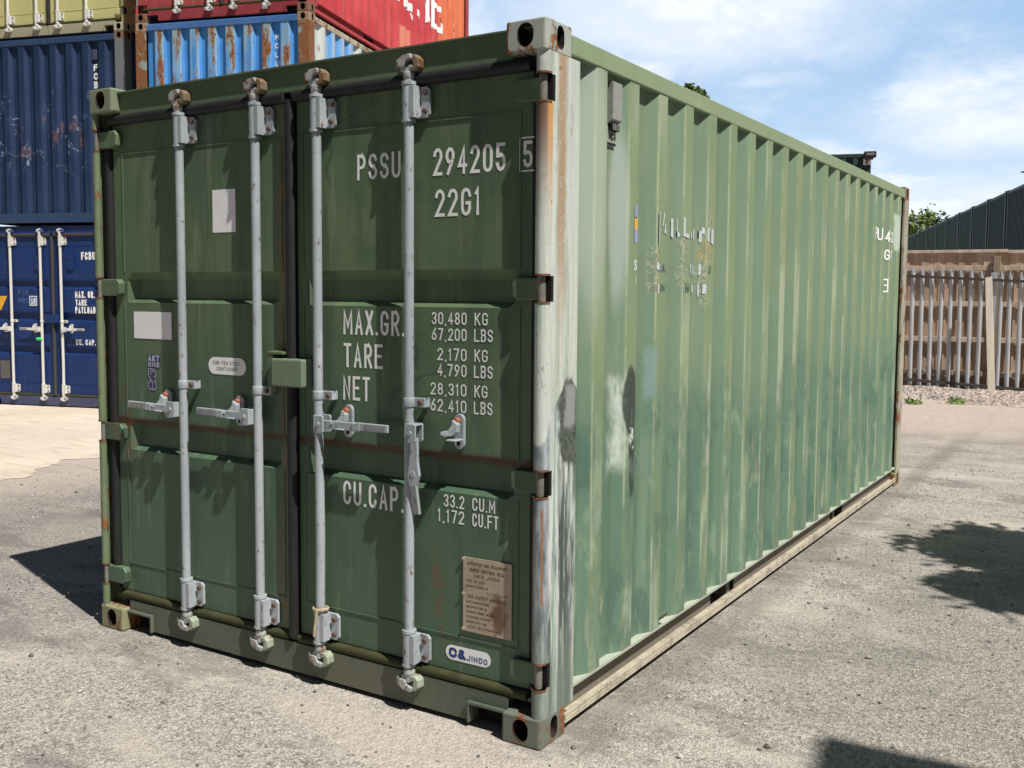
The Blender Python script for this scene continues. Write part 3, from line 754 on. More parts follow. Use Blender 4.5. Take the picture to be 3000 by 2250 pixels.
def post_fn(g):
    n1 = g.noise(4, 5, .65, st=(1, 1, .2)); n2 = g.noise(22, 5, .7, st=(1, 1, .06), off=3); n3 = g.noise(50, 3, .6)
    wob = (g.noise(6, 4, .6, off=7)-.5)
    col = g.mix(n2.ss(.35, .65), (.49, .545, .50), (.62, .665, .61))
    col = g.mix(g.noise(34, 4, .6, st=(1, 1, .03), off=41).ss(.5, .66)*.55, col, (.35, .36, .30)); col = g.mix(g.noise(9, 5, .7, st=(1, 1, .15), off=43).ss(.50, .62)*.65, col, (.30, .38, .30))
    col = g.mix(g.noise(17, 5, .72, st=(1, 1, .12), off=47).ss(.58, .66)*.55, col, (.30, .27, .21)); col = g.mix(g.noise(24, 5, .75, st=(1, 1, .4), off=49).ss(.62, .68)*.6, col, (.13, .15, .125))
    col = g.mix(n1.ss(.55, .75)*.4, col, (.40, .46, .38))
    hi = (g.z+wob*.12-(.24-(g.y-.18).abs()*4)*.35).ss(1.235, 1.255)
    # brown run-off under the casting, and the rust-stained tube below the top hinge
    rs = (g.y-.115+wob*.04).abs().ss(.045, .012)*g.z.ss(1.2, 1.9)*n3.ss(.12, .5)
    col = g.mix(rs*.8, col, (.38, .23, .12))
    tb = g.y.ss(.056, .046)
    col = g.mix(tb*((g.z-2.24).abs().ss(.5, .0)*g.z.ss(2.245, 2.235)), col, g.mix(g.y.ss(.012, .03), (.15, .085, .06), (.62, .30, .09)))
    col = g.mix(tb*g.z.ss(2.30, 2.34)*n1.ss(.4, .6), col, (.40, .42, .38))
    # scraped lower half
    lo = g.mix(n1.ss(.44, .56), (.075, .095, .088), (.50, .54, .51))
    lo = g.mix(n2.ss(.49, .58)*.8, lo, (.72, .75, .70))
    lo = g.mix(g.noise(30, 5, .75, st=(1, 1, .1), off=77).ss(.56, .62)*.7, lo, (.10, .13, .12))
    lo = g.mix(g.box(g.y, g.z, .115, .26, .98, 1.29, .015, wob*.12), lo, g.mix(n3.ss(.4, .6), (.055, .07, .058), (.11, .125, .105)))
    lo = g.mix(g.box(g.y, g.z, .155, .225, 1.13, 1.27, .015, wob*.08)*.75, lo, (.33, .36, .37))
    lo = g.mix((g.y-.085).abs().ss(.010, .004)*.8, lo, (.22, .36, .36))
    lo = g.mix(tb*.8, lo, g.mix(g.noise(12, 5, .7, st=(1, 1, .25), off=30).ss(.40, .66), (.115, .135, .15), (.42, .47, .52)))
    lo = g.mix(tb*(g.y-.013+wob*.016).abs().ss(.0045, .0015)*(g.z-.68).abs().ss(.19, .15)*n3.ss(.3, .5), lo, (.30, .14, .06))
    lo = g.mix(g.z.ss(.55, .2)*.75, lo, g.mix(n2.ss(.4, .7), (.15, .19, .155), (.32, .36, .31)))
    col = g.mix(hi, lo, col)
    rn = g.noise(13, 6, .7, off=60); col = g.mix(rn.ss(.66, .71), col, g.mix(n3.ss(.3, .6), RUST, RUST2))
    col = g.mix(g.vor(40, off=6).ss(.12, .06)*g.noise(5, 2, off=8).ss(.48, .58)*.8, col, (.07, .06, .05))
    return col, n3*.3+n2*.3+g.noise(7, 3)*1.0, .0025, n3*.2+.42
M_post = material('post_paint', post_fn)
pale_cast = paint('casting_paint_pale', (.38, .42, .37), (.48, .50, .45), rust=.54, rust_sc=13, off=2, vert=False)
green_cast = paint('casting_paint_green', (.20, .235, .155), (.27, .30, .20), rust=.30, rust_sc=12, off=5, vert=False)
tan_cast = paint('casting_paint_worn', (.26, .26, .14), (.38, .34, .22), rust=.68, rust_sc=11, off=9, vert=False)
foot_cast = paint('casting_paint_foot', (.14, .16, .13), (.22, .235, .19), rust=.54, rust_sc=12, off=12, vert=False)
rust_cast = paint('casting_rusty', (.24, .15, .09), (.33, .22, .15), rust=.62, rust_sc=10, off=15, vert=False)
M_rod = paint('rod_paint', (.31, .345, .375), (.42, .455, .485), rust=.34, rust_sc=46, fade=.9, streak=.7, off=3, rough=.46, spots=.02)
M_seal = plain('rubber', (.017, .017, .019), .62, var=.4, sc=12)
M_seal_moss = plain('mossy_rubber', (.055, .058, .022), .8, var=.5, sc=20)
M_dark = plain('dark_void', (.006, .006, .006), .9)
M_socket = plain('socket_shade_rust', (.035, .022, .017), .9, var=.5, sc=40)  # rust tone darkened to carry the shade of the hollow casting
M_rust = plain('rust', (.20, .095, .05), .9, var=.5, sc=60)
M_keeper = paint('keeper_paint', (.20, .155, .10), (.31, .25, .16), rust=.58, rust_sc=30, off=4, vert=False)
M_keeper2 = paint('keeper_paint_low', (.30, .35, .26), (.40, .43, .33), rust=.38, rust_sc=30, off=8, vert=False)
M_cam = paint('cam_paint', (.34, .35, .34), (.46, .46, .45), rust=.50, rust_sc=34, off=6, vert=False)
M_galv = plain('galvanised_steel', (.30, .31, .33), .45, metal=.3, var=.3)
M_bolt = plain('bolt_rust', (.14, .085, .06), .8, var=.5, sc=90)
M_rivet = plain('rivet_red', (.36, .12, .06), .8, var=.4, sc=90)
M_white = plain('white_lettering', (.88, .89, .90), .6, var=.06, sc=50)
M_paper = plain('white_sheet', (.88, .89, .92), .5, var=.03, sc=9)
M_black = plain('black_ink', (.02, .02, .022), .6)
M_blue = plain('blue_ink', (.02, .06, .26), .5)
M_flange = material('dusty_flange', lambda g: (g.mix(g.noise(11, 6, .75).ss(.44, .66), (.47, .425, .335), (.26, .23, .185)), g.noise(70, 3), .002), rough=.9)
M_ledge = paint('ledge_paint', (.38, .42, .34), (.48, .51, .43), rust=.16, rust_sc=14, off=19, vert=False)
M_header = paint('header_paint', (.095, .145, .08), (.165, .20, .105), rust=.30, rust_sc=16, off=22, spots=.03)
M_sill = paint('sill_paint', (.082, .108, .078), (.125, .15, .105), rust=.22, rust_sc=14, off=27, dirt=(.15, .145, .115))
M_rail = paint('top_rail_paint', (.25, .325, .20), (.31, .365, .23), rust=.20, rust_sc=8, off=33, vert=False)
M_brail = paint('bottom_rail_paint', (.16, .14, .115), (.25, .22, .18), rust=.3, rust_sc=12, off=37, vert=False)
M_roof = paint('roof_paint', (.12, .15, .10), rust=.3, off=41, vert=False)
M_post0 = paint('post_paint_green', (.13, .18, .10), (.22, .26, .155), rust=.48, rust_sc=12, off=45)
M_rpost = paint('rear_post_paint', (.36, .33, .26), (.45, .46, .38), rust=.47, rust_sc=7, off=49)
M_pin = plain('pin_steel', (.20, .19, .16), .6, var=.4, sc=25)

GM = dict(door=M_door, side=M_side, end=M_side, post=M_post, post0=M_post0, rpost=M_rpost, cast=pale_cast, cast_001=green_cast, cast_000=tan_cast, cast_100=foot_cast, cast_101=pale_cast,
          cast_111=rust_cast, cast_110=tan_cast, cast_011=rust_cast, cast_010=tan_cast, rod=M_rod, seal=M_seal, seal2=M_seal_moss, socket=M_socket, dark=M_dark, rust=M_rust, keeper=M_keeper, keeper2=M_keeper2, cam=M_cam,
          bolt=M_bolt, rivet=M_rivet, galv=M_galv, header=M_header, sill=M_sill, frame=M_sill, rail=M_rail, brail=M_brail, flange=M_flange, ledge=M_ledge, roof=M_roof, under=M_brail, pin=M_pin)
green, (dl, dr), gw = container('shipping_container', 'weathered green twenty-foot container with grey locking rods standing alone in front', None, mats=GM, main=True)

# lettering on the right-hand leaf
face = lambda u, v, o: (u, .0600-o, v)
T = MB()
for s, u0, u1, v0, v1 in (('PSSU', 1.562, 1.775, 2.024, 2.122), ('294205', 1.927, 2.242, 2.021, 2.120), ('5', 2.313, 2.352, 2.027, 2.118), ('22G1', 1.935, 2.137, 1.872, 1.971),
        ('MAX.GR.', 1.487, 1.792, 1.430, 1.525), ('TARE', 1.488, 1.686, 1.301, 1.396), ('NET', 1.484, 1.622, 1.172, 1.267),
        ('30,480', 1.920, 2.078, 1.479, 1.524), ('KG', 2.113, 2.170, 1.479, 1.524), ('67,200', 1.920, 2.078, 1.420, 1.465), ('LBS', 2.111, 2.192, 1.420, 1.465),
        ('2,170', 1.947, 2.078, 1.347, 1.392), ('KG', 2.113, 2.170, 1.347, 1.392), ('4,790', 1.947, 2.078, 1.289, 1.334), ('LBS', 2.111, 2.192, 1.289, 1.334),
        ('28,310', 1.915, 2.078, 1.218, 1.263), ('KG', 2.113, 2.170, 1.218, 1.263), ('62,410', 1.915, 2.078, 1.157, 1.203), ('LBS', 2.111, 2.192, 1.157, 1.203),
        ('CU.CAP.', 1.482, 1.786, .754, .849), ('33.2', 1.977, 2.070, .802, .850), ('CU.M', 2.106, 2.206, .802, .850), ('1,172', 1.949, 2.070, .744, .793), ('CU.FT', 2.106, 2.220, .744, .793)):
    text(T, s, u0, u1, v0, v1, face)
ribbon(T, [(2.301, 2.016), (2.365, 2.016), (2.365, 2.129), (2.301, 2.129), (2.301, 2.016)], .005, face, .0004)
T.build('lettering', M_white, dr)
def sheet(name, x0, x1, z0, z1, mat, par, y=.0594, t=.0006, warp=0):
    mb = MB(); mb.prism([(x0, z0), (x1, z0-warp), (x1, z1), (x0, z1+warp)], lambda u, v, q: (u, q, v), y, y+t); return mb.build(name, mat, par)
sheet('blank_sticker', .749, .889, 1.846, 2.027, M_paper, dl)
sheet('blank_sticker', .211, .471, 1.378, 1.501, M_paper, dl)
def pill(name, x0, x1, z0, z1, mat, par):
    r = (z1-z0)/2; c = (z0+z1)/2
    p = [(x1-r+r*math.cos(R(t)), c+r*math.sin(R(t))) for t in range(-90, 91, 12)]+[(x0+r+r*math.cos(R(t)), c+r*math.sin(R(t))) for t in range(90, 271, 12)]
    return MB().prism(p, lambda u, v, q: (u, q, v), .0594, .0600).build(name, mat, par)
pl = pill('steel_sticker', .709, .940, 1.238, 1.312, M_paper, dl)
t = MB(); f2 = lambda u, v, o: (u, .0588-o, v)
text(t, 'COR-TEN STEEL', .738, .908, 1.280, 1.296, f2); text(t, 'CONTAINER', .762, .888, 1.255, 1.271, f2); t.build('sticker_print', M_black, dl)
pl = pill('maker_sticker', 1.988, 2.190, .226, .282, M_paper, dr)
t = MB(); text(t, 'C&', 2.003, 2.080, .235, .273, f2, sw=.0105, gap=.12); text(t, 'JINDO', 2.084, 2.176, .236, .257, f2, sw=.0042); t.build('sticker_print', M_blue, dr)
# square sticker with block letters and a purple scribble below it
M_navyink = plain('sticker_navy', (.022, .026, .07), .5); M_lilac = plain('sticker_lilac', (.42, .44, .62), .5); M_purple = plain('sticker_purple', (.075, .05, .13), .5)
sheet('graffiti_sticker', .303, .389, 1.248, 1.307, M_navyink, dl)
t = MB(); text(t, 'AKT', .306, .386, 1.276, 1.305, f2, sw=.009, gap=.2); text(t, 'ONE', .306, .386, 1.250, 1.273, f2, sw=.007, gap=.25); t.build('sticker_print', M_lilac, dl)
o1 = [(.303+.058*u, 1.147+.096*v) for u, v in [(.1, 1)]+arc(.55, .78, .42, .2, 70, -60)+arc(.62, .52, .35, .14, 60, -80)+arc(.72, .2, .26, .2, 70, -90)+arc(.28, .2, .24, .2, -60, -270)+[(.35, .45), (.25, .58), (.1, .62), (.06, .85)]]
MB().prism(o1, lambda u, v, q: (u, q, v), .0593, .0600).build('graffiti_sticker', M_purple, dl)
t = MB(); ribbon(t, o1+[o1[0]], .0045, f2, 0); ribbon(t, [(.303+.058*u, 1.147+.096*v) for u, v in arc(.5, .8, .2, .1, 0, 250)], .004, f2, .0002); ribbon(t, [(.33, 1.19), (.335, 1.165), (.333, 1.15)], .004, f2, .0003); t.build('sticker_print', M_lilac, dl)
# data plate
M_plate = material('bronze_plate', lambda g: (g.mix(g.ell(g.x, g.z, 2.225, .43, .03, .06, wob=(g.noise(30, 4)-.5)*2, soft=.5)*.9, g.mix(g.noise(9, 4, .6).ss(.35, .7), (.46, .37, .28), (.36, .29, .225)), (.13, .055, .03)), g.noise(70, 3), .001), rough=.5, spec=.5)
sheet('data_plate', 2.070, 2.282, .350, .628, M_plate, dr, y=.0545, t=.004)
t = MB(); f3 = lambda u, v, o: (u, .0540-o, v); z = .612
for s, a, b, hh in (('APPROVED FOR TRANSPORT', .08, .92, .012), ('UNDER CUSTOMS SEAL', .14, .86, .013), ('MFG JINDO', .24, .76, .012), ('TYPE 20-22G1', .06, .45, .010), ('MANUFACTURER NO', .06, .52, .009), ('1,172 CU.FT', .5, .92, .009), ('CSC SAFETY APPROVAL', .1, .9, .013),
        ('DATE MANUFACTURED', .07, .55, .009), ('IDENTIFICATION NO', .07, .5, .009), ('MAXIMUM GROSS 30,480 KG', .07, .72, .009), ('ALLOWABLE STACKING', .07, .58, .009), ('RACKING TEST LOAD', .07, .5, .009), ('NEXT EXAMINATION', .1, .8, .010)):
    text(t, s, 2.070+.212*a, 2.070+.212*b, z-hh, z, f3, sw=hh*.17); z -= hh+.0095
t.build('plate_print', plain('plate_ink', (.13, .085, .06), .6), dr)
for zz in (.358, .49, .620): MB().cyl((2.071, .0546, zz), (2.071, .050, zz), .006, 8).build('bolt', M_plate, dr)
# lock box over the meeting edges
lb = MB(); lb.box(1.150, 1.322, -.002, .060, 1.212, 1.325); lb.build('lock_box', M_rail if False else paint('lock_box_paint', (.145, .20, .14), (.20, .255, .175), rust=.12, rust_sc=20, off=52, vert=False), dr, bevel=.007)
lb = MB(); lb.box(1.118, 1.146, .012, .0605, 1.205, 1.352).box(1.118, 1.205, .010, .0605, 1.340, 1.352).build('lock_box_bracket', M_door, dl, bevel=.003)
# ventilators, lashing ring, torn lettering on the long wall
M_vent = plain('vent_grey', (.33, .345, .315), .55, var=.3, sc=20)
for yv in (.552, 5.76):
    v = MB(); v.prism([(.0, 2.398), (.0, 2.235), (.030, 2.252), (.030, 2.392)], lambda u, q, d: (W-.0395+u, d, q), yv-.036, yv+.040)
    v.box(W-.0395, W-.034, yv-.040, yv+.034, 2.168, 2.236); v.cyl((W-.034, yv, 2.196), (W-.026, yv, 2.196), .010, 10)
    vo = v.build('vent', M_vent, green, bevel=.003)
    gr = MB().box(W-.0385, W-.016, yv-.030, yv+.032, 2.214, 2.238); gr.build('vent_grille', M_dark, vo)
    gb = MB()
    for i in range(4): gb.box(W-.0155, W-.0135, yv-.026+i*.017, yv-.022+i*.017, 2.214, 2.238)
    for i in range(3): gb.box(W-.0134, W-.0126, yv-.030, yv+.032, 2.216+i*.008, 2.218+i*.008)
    gb.build('vent_grille', M_vent, vo)
    MB().box(W-.034, W-.028, yv-.048, yv+.026, 2.160, 2.167).build('vent_clip', M_dark, vo)
rg = MB(); rg.tube([(W+.004+.018*math.sin(R(a)), 1.03+.02*math.cos(R(a)), .20+.018*math.sin(R(a))) for a in range(-40, 221, 20)], .0045, 8).build('lashing_ring', M_bolt, green)
SP = profile(.238, L-.15, .375, .2784, .078, .068, .036)
wallp = lambda u, v, o: (W-.0035-depth_at(SP, u)+.0028+o, u, v)
def shown(u):
    # measured along the plane of the crests: carry a mark on to the rib face it is painted on
    k = (u+2.9)/1.71; y = u
    while y < u+.3 and y-depth_at(SP, y)*k < u: y += .002
    return y

def flakes(name, mat, polys):
    for i, p in enumerate(polys):
        mb = MB()
        us = [q[0] for q in p]; k = len(p)
        # fan of narrow strips so that the flake follows the ribs
        u0, u1 = min(us), max(us); n = max(1, int((u1-u0)/.008))
        def span(u):
            ys = []
            for (a, b), (c, d) in zip(p, p[1:]+p[:1]):
                if (a-u)*(c-u) <= 0 and abs(a-c) > 1e-9: ys.append(b+(d-b)*(u-a)/(c-a))
            return (min(ys), max(ys)) if ys else (p[0][1], p[0][1])
        cols = [(u0+(u1-u0)*j/n,)+span(u0+(u1-u0)*(j/n*.998+.001)) for j in range(n+1)]
        for A, B in zip(cols, cols[1:]): a_, b_ = shown(A[0]), shown(B[0]); o_ = .0002*(i % 5); b_-a_ < .05 and mb.quad(wallp(a_, A[1], o_), wallp(b_, B[1], o_), wallp(b_, B[2], o_), wallp(a_, A[2], o_))
        mb.build(name, mat, gw[1])
rng = random.Random(2)
def sliver(y0, y1, z0, z1, lean=0):
    j = lambda: rng.uniform(-.006, .006)
    return [(y0, z0+j()), ((y0+y1)/2, z0-.004), (y1, z0+j()), (y1+lean, z1+j()), ((y0+y1)/2+lean, z1+.006), (y0+lean, z1+j())]
M_lb = plain('lettering_blue', (.30, .36, .62), .5, var=.1); M_ly = plain('lettering_yellow', (.72, .46, .10), .5, var=.1); M_lk = plain('lettering_black', (.02, .025, .04), .5)
flakes('torn_lettering', M_lb, [sliver(.700, .722, 1.895, 1.945), sliver(.698, .726, 1.800, 1.848)])
flakes('torn_lettering', M_ly, [sliver(.698, .726, 1.850, 1.896)])
flakes('torn_lettering', M_lk, [sliver(.724, .738, 1.905, 1.940), sliver(1.108, 1.122, 1.846, 1.872), sliver(1.352, 1.37, 1.86, 1.885), sliver(.926, .934, 1.80, 1.93)])
M_torn = plain('lettering_torn', (.60, .67, .70), .5, var=.35, sc=60)
flakes('torn_lettering', M_torn, [sliver(.937, .944, 1.80, 1.94), sliver(.968, .980, 1.88, 1.935, .012), sliver(.984, .996, 1.85, 1.885, .008), sliver(1.000, 1.008, 1.845, 1.865), sliver(1.052, 1.075, 1.845, 1.920),
    sliver(1.118, 1.126, 1.86, 1.925), sliver(1.124, 1.150, 1.848, 1.862), sliver(1.19, 1.215, 1.850, 1.93), sliver(1.215, 1.26, 1.848, 1.862), sliver(1.275, 1.285, 1.845, 1.87), sliver(1.30, 1.312, 1.845, 1.89),
    sliver(1.365, 1.40, 1.84, 1.885), sliver(1.40, 1.44, 1.88, 1.90), sliver(1.47, 1.50, 1.845, 1.90), sliver(1.52, 1.55, 1.835, 1.90),
    sliver(.915, .945, 1.70, 1.725), sliver(.955, .962, 1.695, 1.72), sliver(1.275, 1.287, 1.69, 1.73), sliver(1.30, 1.31, 1.69, 1.73), sliver(1.37, 1.40, 1.69, 1.735),
    sliver(.93, .945, 1.605, 1.64), sliver(1.205, 1.215, 1.607, 1.645), sliver(1.29, 1.305, 1.605, 1.645), sliver(1.36, 1.38, 1.59, 1.645), sliver(1.42, 1.47, 1.605, 1.640), sliver(.714, .722, 1.635, 1.66)])
wa = lambda u, v, o: wallp(shown(u), v, o)
t = MB(); text(t, 'S', .700, .722, 1.690, 1.732, wallp, sw=.006, sub=.01); text(t, 'I', .728, .748, 1.690, 1.732, wallp, sw=.006, sub=.01)
text(t, 'P', 4.852, 4.905, 2.028, 2.12, wallp, sw=.014, sub=.012); text(t, 'U', 5.050, 5.108, 2.028, 2.12, wallp, sw=.014, sub=.012); text(t, '4', 5.328, 5.386, 2.030, 2.115, wallp, sw=.013, sub=.012); text(t, '2', 5.400, 5.462, 2.030, 2.112, wallp, sw=.014, sub=.012); text(t, '5', 5.825, 5.895, 2.022, 2.120, wallp, sw=.014, sub=.012)
text(t, 'G', 5.325, 5.384, 1.888, 1.971, wallp, sw=.014, sub=.012); text(t, '1', 5.415, 5.462, 1.888, 1.971, wallp, sw=.014, sub=.012)
ribbon(t, [(5.325, 1.735), (5.37, 1.735), (5.37, 1.64), (5.325, 1.64)], .012, wallp, 0); ribbon(t, [(5.33, 1.69), (5.37, 1.69)], .011, wallp, .0002); ribbon(t, [(5.155, 1.60), (5.155, 1.575)], .010, wallp, .0002)
t.build('lettering', M_white, gw[1])
t = MB(); text(t, 'MOL', .945, 1.006, 1.692, 1.722, wallp, sw=.004, sub=.008); text(t, 'OK', .955, 1.006, 1.608, 1.640, wallp, sw=.004, sub=.008); text(t, '56', 1.222, 1.272, 1.608, 1.648, wallp, sw=.006, sub=.008); text(t, '3', 1.497, 1.53, 1.695, 1.732, wallp, sw=.005, sub=.008)
t.build('torn_lettering', plain('lettering_ghost', (.10, .16, .11), .6), gw[1])

# rope wound round the foot of the third rod
rp = MB(); c = (1.392, .022)
hel = [(c[0]+.030*math.cos(a), c[1]+.030*math.sin(a), .318+.004*a/6.28) for a in [i*.5 for i in range(26)]]
rp.tube(hel, .0045, 6)
rp.tube([(1.402, -.009, .326), (1.398, -.012, .30), (1.392, -.010, .27), (1.388, -.011, .24), (1.384, -.009, .215)], .0055, 6)
tag(rp.build('rope', plain('rope_fibre', (.55, .47, .30), .9, var=.4, sc=120)), 'frayed yellowish rope tied round the bottom bracket of a grey locking rod', 'rope')

# ------------------------------------------------------------------ stacked containers at the back left
TH1, TH2 = R(16.44), R(17.07)
def origin(cx, cy, th, shift=0): return (cx-(W-shift)*math.cos(th), cy-(W-shift)*math.sin(th))
LV = H+.003
def mats(body, body2, off, rust=.1, **k):
    p = paint('container_paint', body, body2, rust=rust, rust_sc=7, off=off)
    d = dict(GM, door=p, side=p, end=p, post=p, post0=p, rpost=p, header=p, sill=p, frame=p, rail=p, brail=p, ledge=p, flange=p, roof=p, under=M_dark,
             cast=p, rod=M_rod, keeper=M_cam, keeper2=M_cam, rivet=M_galv, pin=M_galv, rust=M_bolt)
    for q in [q for q in d if q.startswith('cast_')]: d.pop(q)
    d.update(k); return d
WHITEROD = paint('rod_paint_white', (.62, .62, .60), (.70, .70, .66), rust=.05, rust_sc=40, off=71)
ox, oy = origin(-7.359, 5.70, TH1)
s1 = (ox-.042*math.cos(TH1), oy-.042*math.sin(TH1))
nv = mats((.004, .027, .125), (.007, .036, .155), 3, .0, rod=WHITEROD, cam=WHITEROD, keeper=paint('navy_keeper', (.05, .07, .2), off=4, vert=False), galv=M_galv, sill=paint('navy_sill', (.05, .06, .13), (.09, .10, .16), off=8), seal=plain('navy_seal', (.055, .05, .055), .7))
navy, (nl, nr), _ = container('shipping_container', 'deep blue container with white rods and door lettering, at the foot of the left stack', 'stacked containers', (*s1, 0), TH1, nv, rec=((1.635, 1.765), (1.185, 1.320), (.730, .850)), rods=(.548, 1.045, 1.375, 1.99))
T = MB()
for s, u0, u1, v0, v1 in (('FCBU', 1.68, 1.905, 2.03, 2.135), ('294781 0', 1.955, 2.33, 2.03, 2.135), ('MAX. GR.', 1.565, 1.88, 1.512, 1.603), ('TARE', 1.572, 1.755, 1.408, 1.490), ('PAYLOAD', 1.565, 1.89, 1.302, 1.392), ('CU. CAP.', 1.562, 1.88, .868, .945)):
    if s[0] == '2': continue
    text(T, s, u0, u1, v0, v1, face, sw=(v1-v0)*.19)
T.build('lettering', M_white, nr)
sheet('class_sticker', .815, .945, 1.398, 1.536, plain('sticker_blue', (.05, .12, .36), .5), nl)
t = MB(); ribbon(t, [(.822, 1.405), (.938, 1.405), (.938, 1.529), (.822, 1.529), (.822, 1.405)], .010, f2, 0); text(t, 'LR', .852, .918, 1.44, 1.505, f2, sw=.012); ribbon(t, [(.84, 1.425), (.92, 1.425)], .010, f2, .0004); t.build('sticker_print', M_paper, nl)
t = MB(); text(t, 'FIX', .64, .80, 1.545, 1.62, f2, sw=.006); text(t, 'PRT', .63, .80, 1.43, 1.50, f2, sw=.006); t.build('chalk_marks', plain('chalk', (.16, .20, .38), .8), nl)
MB().prism([(.22, 1.335), (.335, 1.335), (.445, 1.53), (.33, 1.53)], lambda u, v, q: (u, q, v), .0585, .0598).build('warning_sticker', plain('warning_yellow', (.80, .42, .03), .5), nl)
sheet('data_plate', .30, .462, .375, .628, plain('plate_grey', (.12, .115, .11), .5), nl, y=.054, t=.004)
MB().box(1.095, 1.335, .0, .060, 1.165, 1.286).build('lock_box', nv['door'], nr, bevel=.01)
MB().ball((1.015, -.006, .942), .058, .014, .024, 10, 6).build('seal_tag', plain('seal_green', (.05, .75, .16), .5), nl)
for xa, par in ((1.47, nr), (.93, nl)):
    v = MB(); v.box(xa, xa+.10, .036, .060, 1.90, 2.10).box(xa+.012, xa+.088, .030, .036, 2.03, 2.085); v.build('vent', nv['door'], par, bevel=.006)

def navy2_fn(g):
    n1 = g.noise(1.8, 5, .6); n2 = g.noise(9, 4, .6, st=(1, 1, .1), off=3); n3 = g.noise(40, 3, .6)
    col = g.mix(n1.ss(.3, .7), (.008, .024, .072), (.014, .035, .095)); col = g.mix(n2.ss(.5, .7)*.4, col, (.028, .05, .115))
    wob = (g.noise(4, 5, .7, off=7)-.5)
    rb = g.box(g.x, g.z, .75, 1.70, 1.02, 1.36, .10, wob*.7)*g.noise(7, 5, .7, st=(1, 1, .35), off=10).ss(.54, .62)*.65
    col = g.mix(rb, col, g.mix(n3.ss(.35, .6), (.13, .055, .04), (.26, .13, .085)))
    sc = (g.noise(3, 4, .6, off=21)-.5).abs().ss(.010, .003)*g.box(g.x, g.z, .1, 2.1, .7, 1.7, .2, wob)*g.noise(4, 3, off=3).ss(.45, .6)
    col = g.mix(sc*.7, col, (.30, .36, .50))
    return col, n3*.3+g.noise(3, 3)*2.5, .003, n3*.2+.38
N2 = material('navy_paint_worn', navy2_fn)
brown_cast = paint('casting_brown', (.20, .12, .08), (.27, .18, .12), rust=.5, rust_sc=9, off=61, vert=False)
n2m = mats((.026, .062, .185), (.04, .085, .22), 31, .0, end=N2, cast=brown_cast, ledge=N2, post=paint('post_grey_blue', (.15, .17, .19), (.21, .23, .25), rust=.12, off=33), frame=paint('navy_frame', (.022, .052, .125), (.035, .07, .15), rust=.08, off=35), rail=N2)
navy2, _, _ = container('shipping_container', 'navy container with dented rusty ribbed end, second from bottom of the left stack', 'stacked containers', (ox, oy, LV), TH1, n2m, front='wall')
T = MB()
for i, c in enumerate('FCBU'): text(T, c, 1.914, 1.980, 2.022-.115*i, 2.112-.115*i, lambda u, v, o: (u, .0550-o, v), sw=.021)
for s, u0, u1 in (('FCBU', .75, 1.1),): pass
T.build('lettering', M_white, navy2)
vm = plain('vent_navy', (.06, .075, .12), .5)
MB().box(1.912, 1.985, .030, .057, 2.165, 2.30).build('vent', vm, navy2, bevel=.006)
# end frame foot: dark sill with a torn lower edge is part of the frame paint
ol = mats((.50, .475, .20), (.60, .57, .27), 13, .06, rod=WHITEROD, cam=WHITEROD, keeper2=WHITEROD, cast=paint('casting_cream', (.40, .38, .29), (.5, .47, .36), rust=.3, rust_sc=12, off=14, vert=False), sill=paint('olive_sill', (.36, .33, .22), (.45, .42, .30), rust=.25, rust_sc=10, off=16, dirt=(.24, .22, .18)))
olive, _, _ = container('shipping_container', 'pale olive container with white locking rods, topmost in the left stack', 'stacked containers', (ox, oy, 2*LV), TH1, ol)

o2 = origin(-4.614, 6.270, TH2)
def blue_fn(g):
    n1 = g.noise(2.2, 5, .6); n2 = g.noise(9, 5, .65, st=(1, 1, .1), off=3); n3 = g.noise(40, 3, .6)
    out = g.y.ss(.035, .018)                                     # the rubbed crests of the ribs
    col = g.mix(n1.ss(.3, .7), (.055, .24, .62), (.085, .32, .72))
    col = g.mix(out*n2.ss(.35, .6)*.75, col, (.34, .52, .66))
    col = g.mix(out*g.z.ss(1.9, 2.3)*n2.ss(.40, .55)*.8, col, (.26, .36, .36))
    rn = g.noise(7, 6, .72, st=(1, 1, .24), off=60)
    m1 = out*rn.ss(.525, .55)
    col = g.mix(out*rn.ss(.48, .54)*.6, col, (.30, .33, .28))
    col = g.mix(m1, col, g.mix(n3.ss(.35, .62), (.15, .055, .03), (.33, .15, .07)))
    col = g.mix(g.vor(17, off=4).ss(.13, .07)*g.noise(4, 2, off=5).ss(.5, .6), col, (.07, .045, .04))
    return col, n3*.3+m1*.5+g.noise(4, 3)*2, .003, n3*.2+.4
B1 = material('light_blue_paint', blue_fn)
def bside_fn(g):
    n1 = g.noise(3, 5, .6); s = g.noise(2.2, 3, .6, st=(1, 1, .05), off=5)
    col = g.mix(s.ss(.42, .58), (.085, .32, .72), (.55, .60, .58)); col = g.mix(g.noise(6, 5, .7, st=(1, 1, .3), off=8).ss(.58, .64), col, (.30, .17, .08))
    return col, n1, .003
rusty = paint('rusty_blue_frame', (.30, .36, .34), (.42, .44, .38), rust=.80, rust_sc=5, off=64)
rail_r = paint('rusty_rail', (.44, .38, .28), (.52, .46, .36), rust=.55, rust_sc=9, off=66, vert=False)
bm_ = mats((.07, .28, .66), (.10, .34, .72), 41, .3, end=B1, side=material('blue_side_paint', bside_fn), post=rusty, rail=rail_r, cast=paint('casting_rust_brown', (.34, .22, .14), (.46, .33, .22), rust=.5, rust_sc=8, off=67, vert=False), frame=paint('blue_frame', (.05, .14, .36), rust=.35, rust_sc=8, off=69))
base_, _, _ = container('shipping_container', 'container standing at the foot of the right stack, under the light blue one', 'stacked containers', (*o2, 0), TH2, mats((.05, .14, .36), (.07, .2, .45), 47, .3, end=B1), front='wall', detail=False, pitch=(.28, .2525, .105, .04))
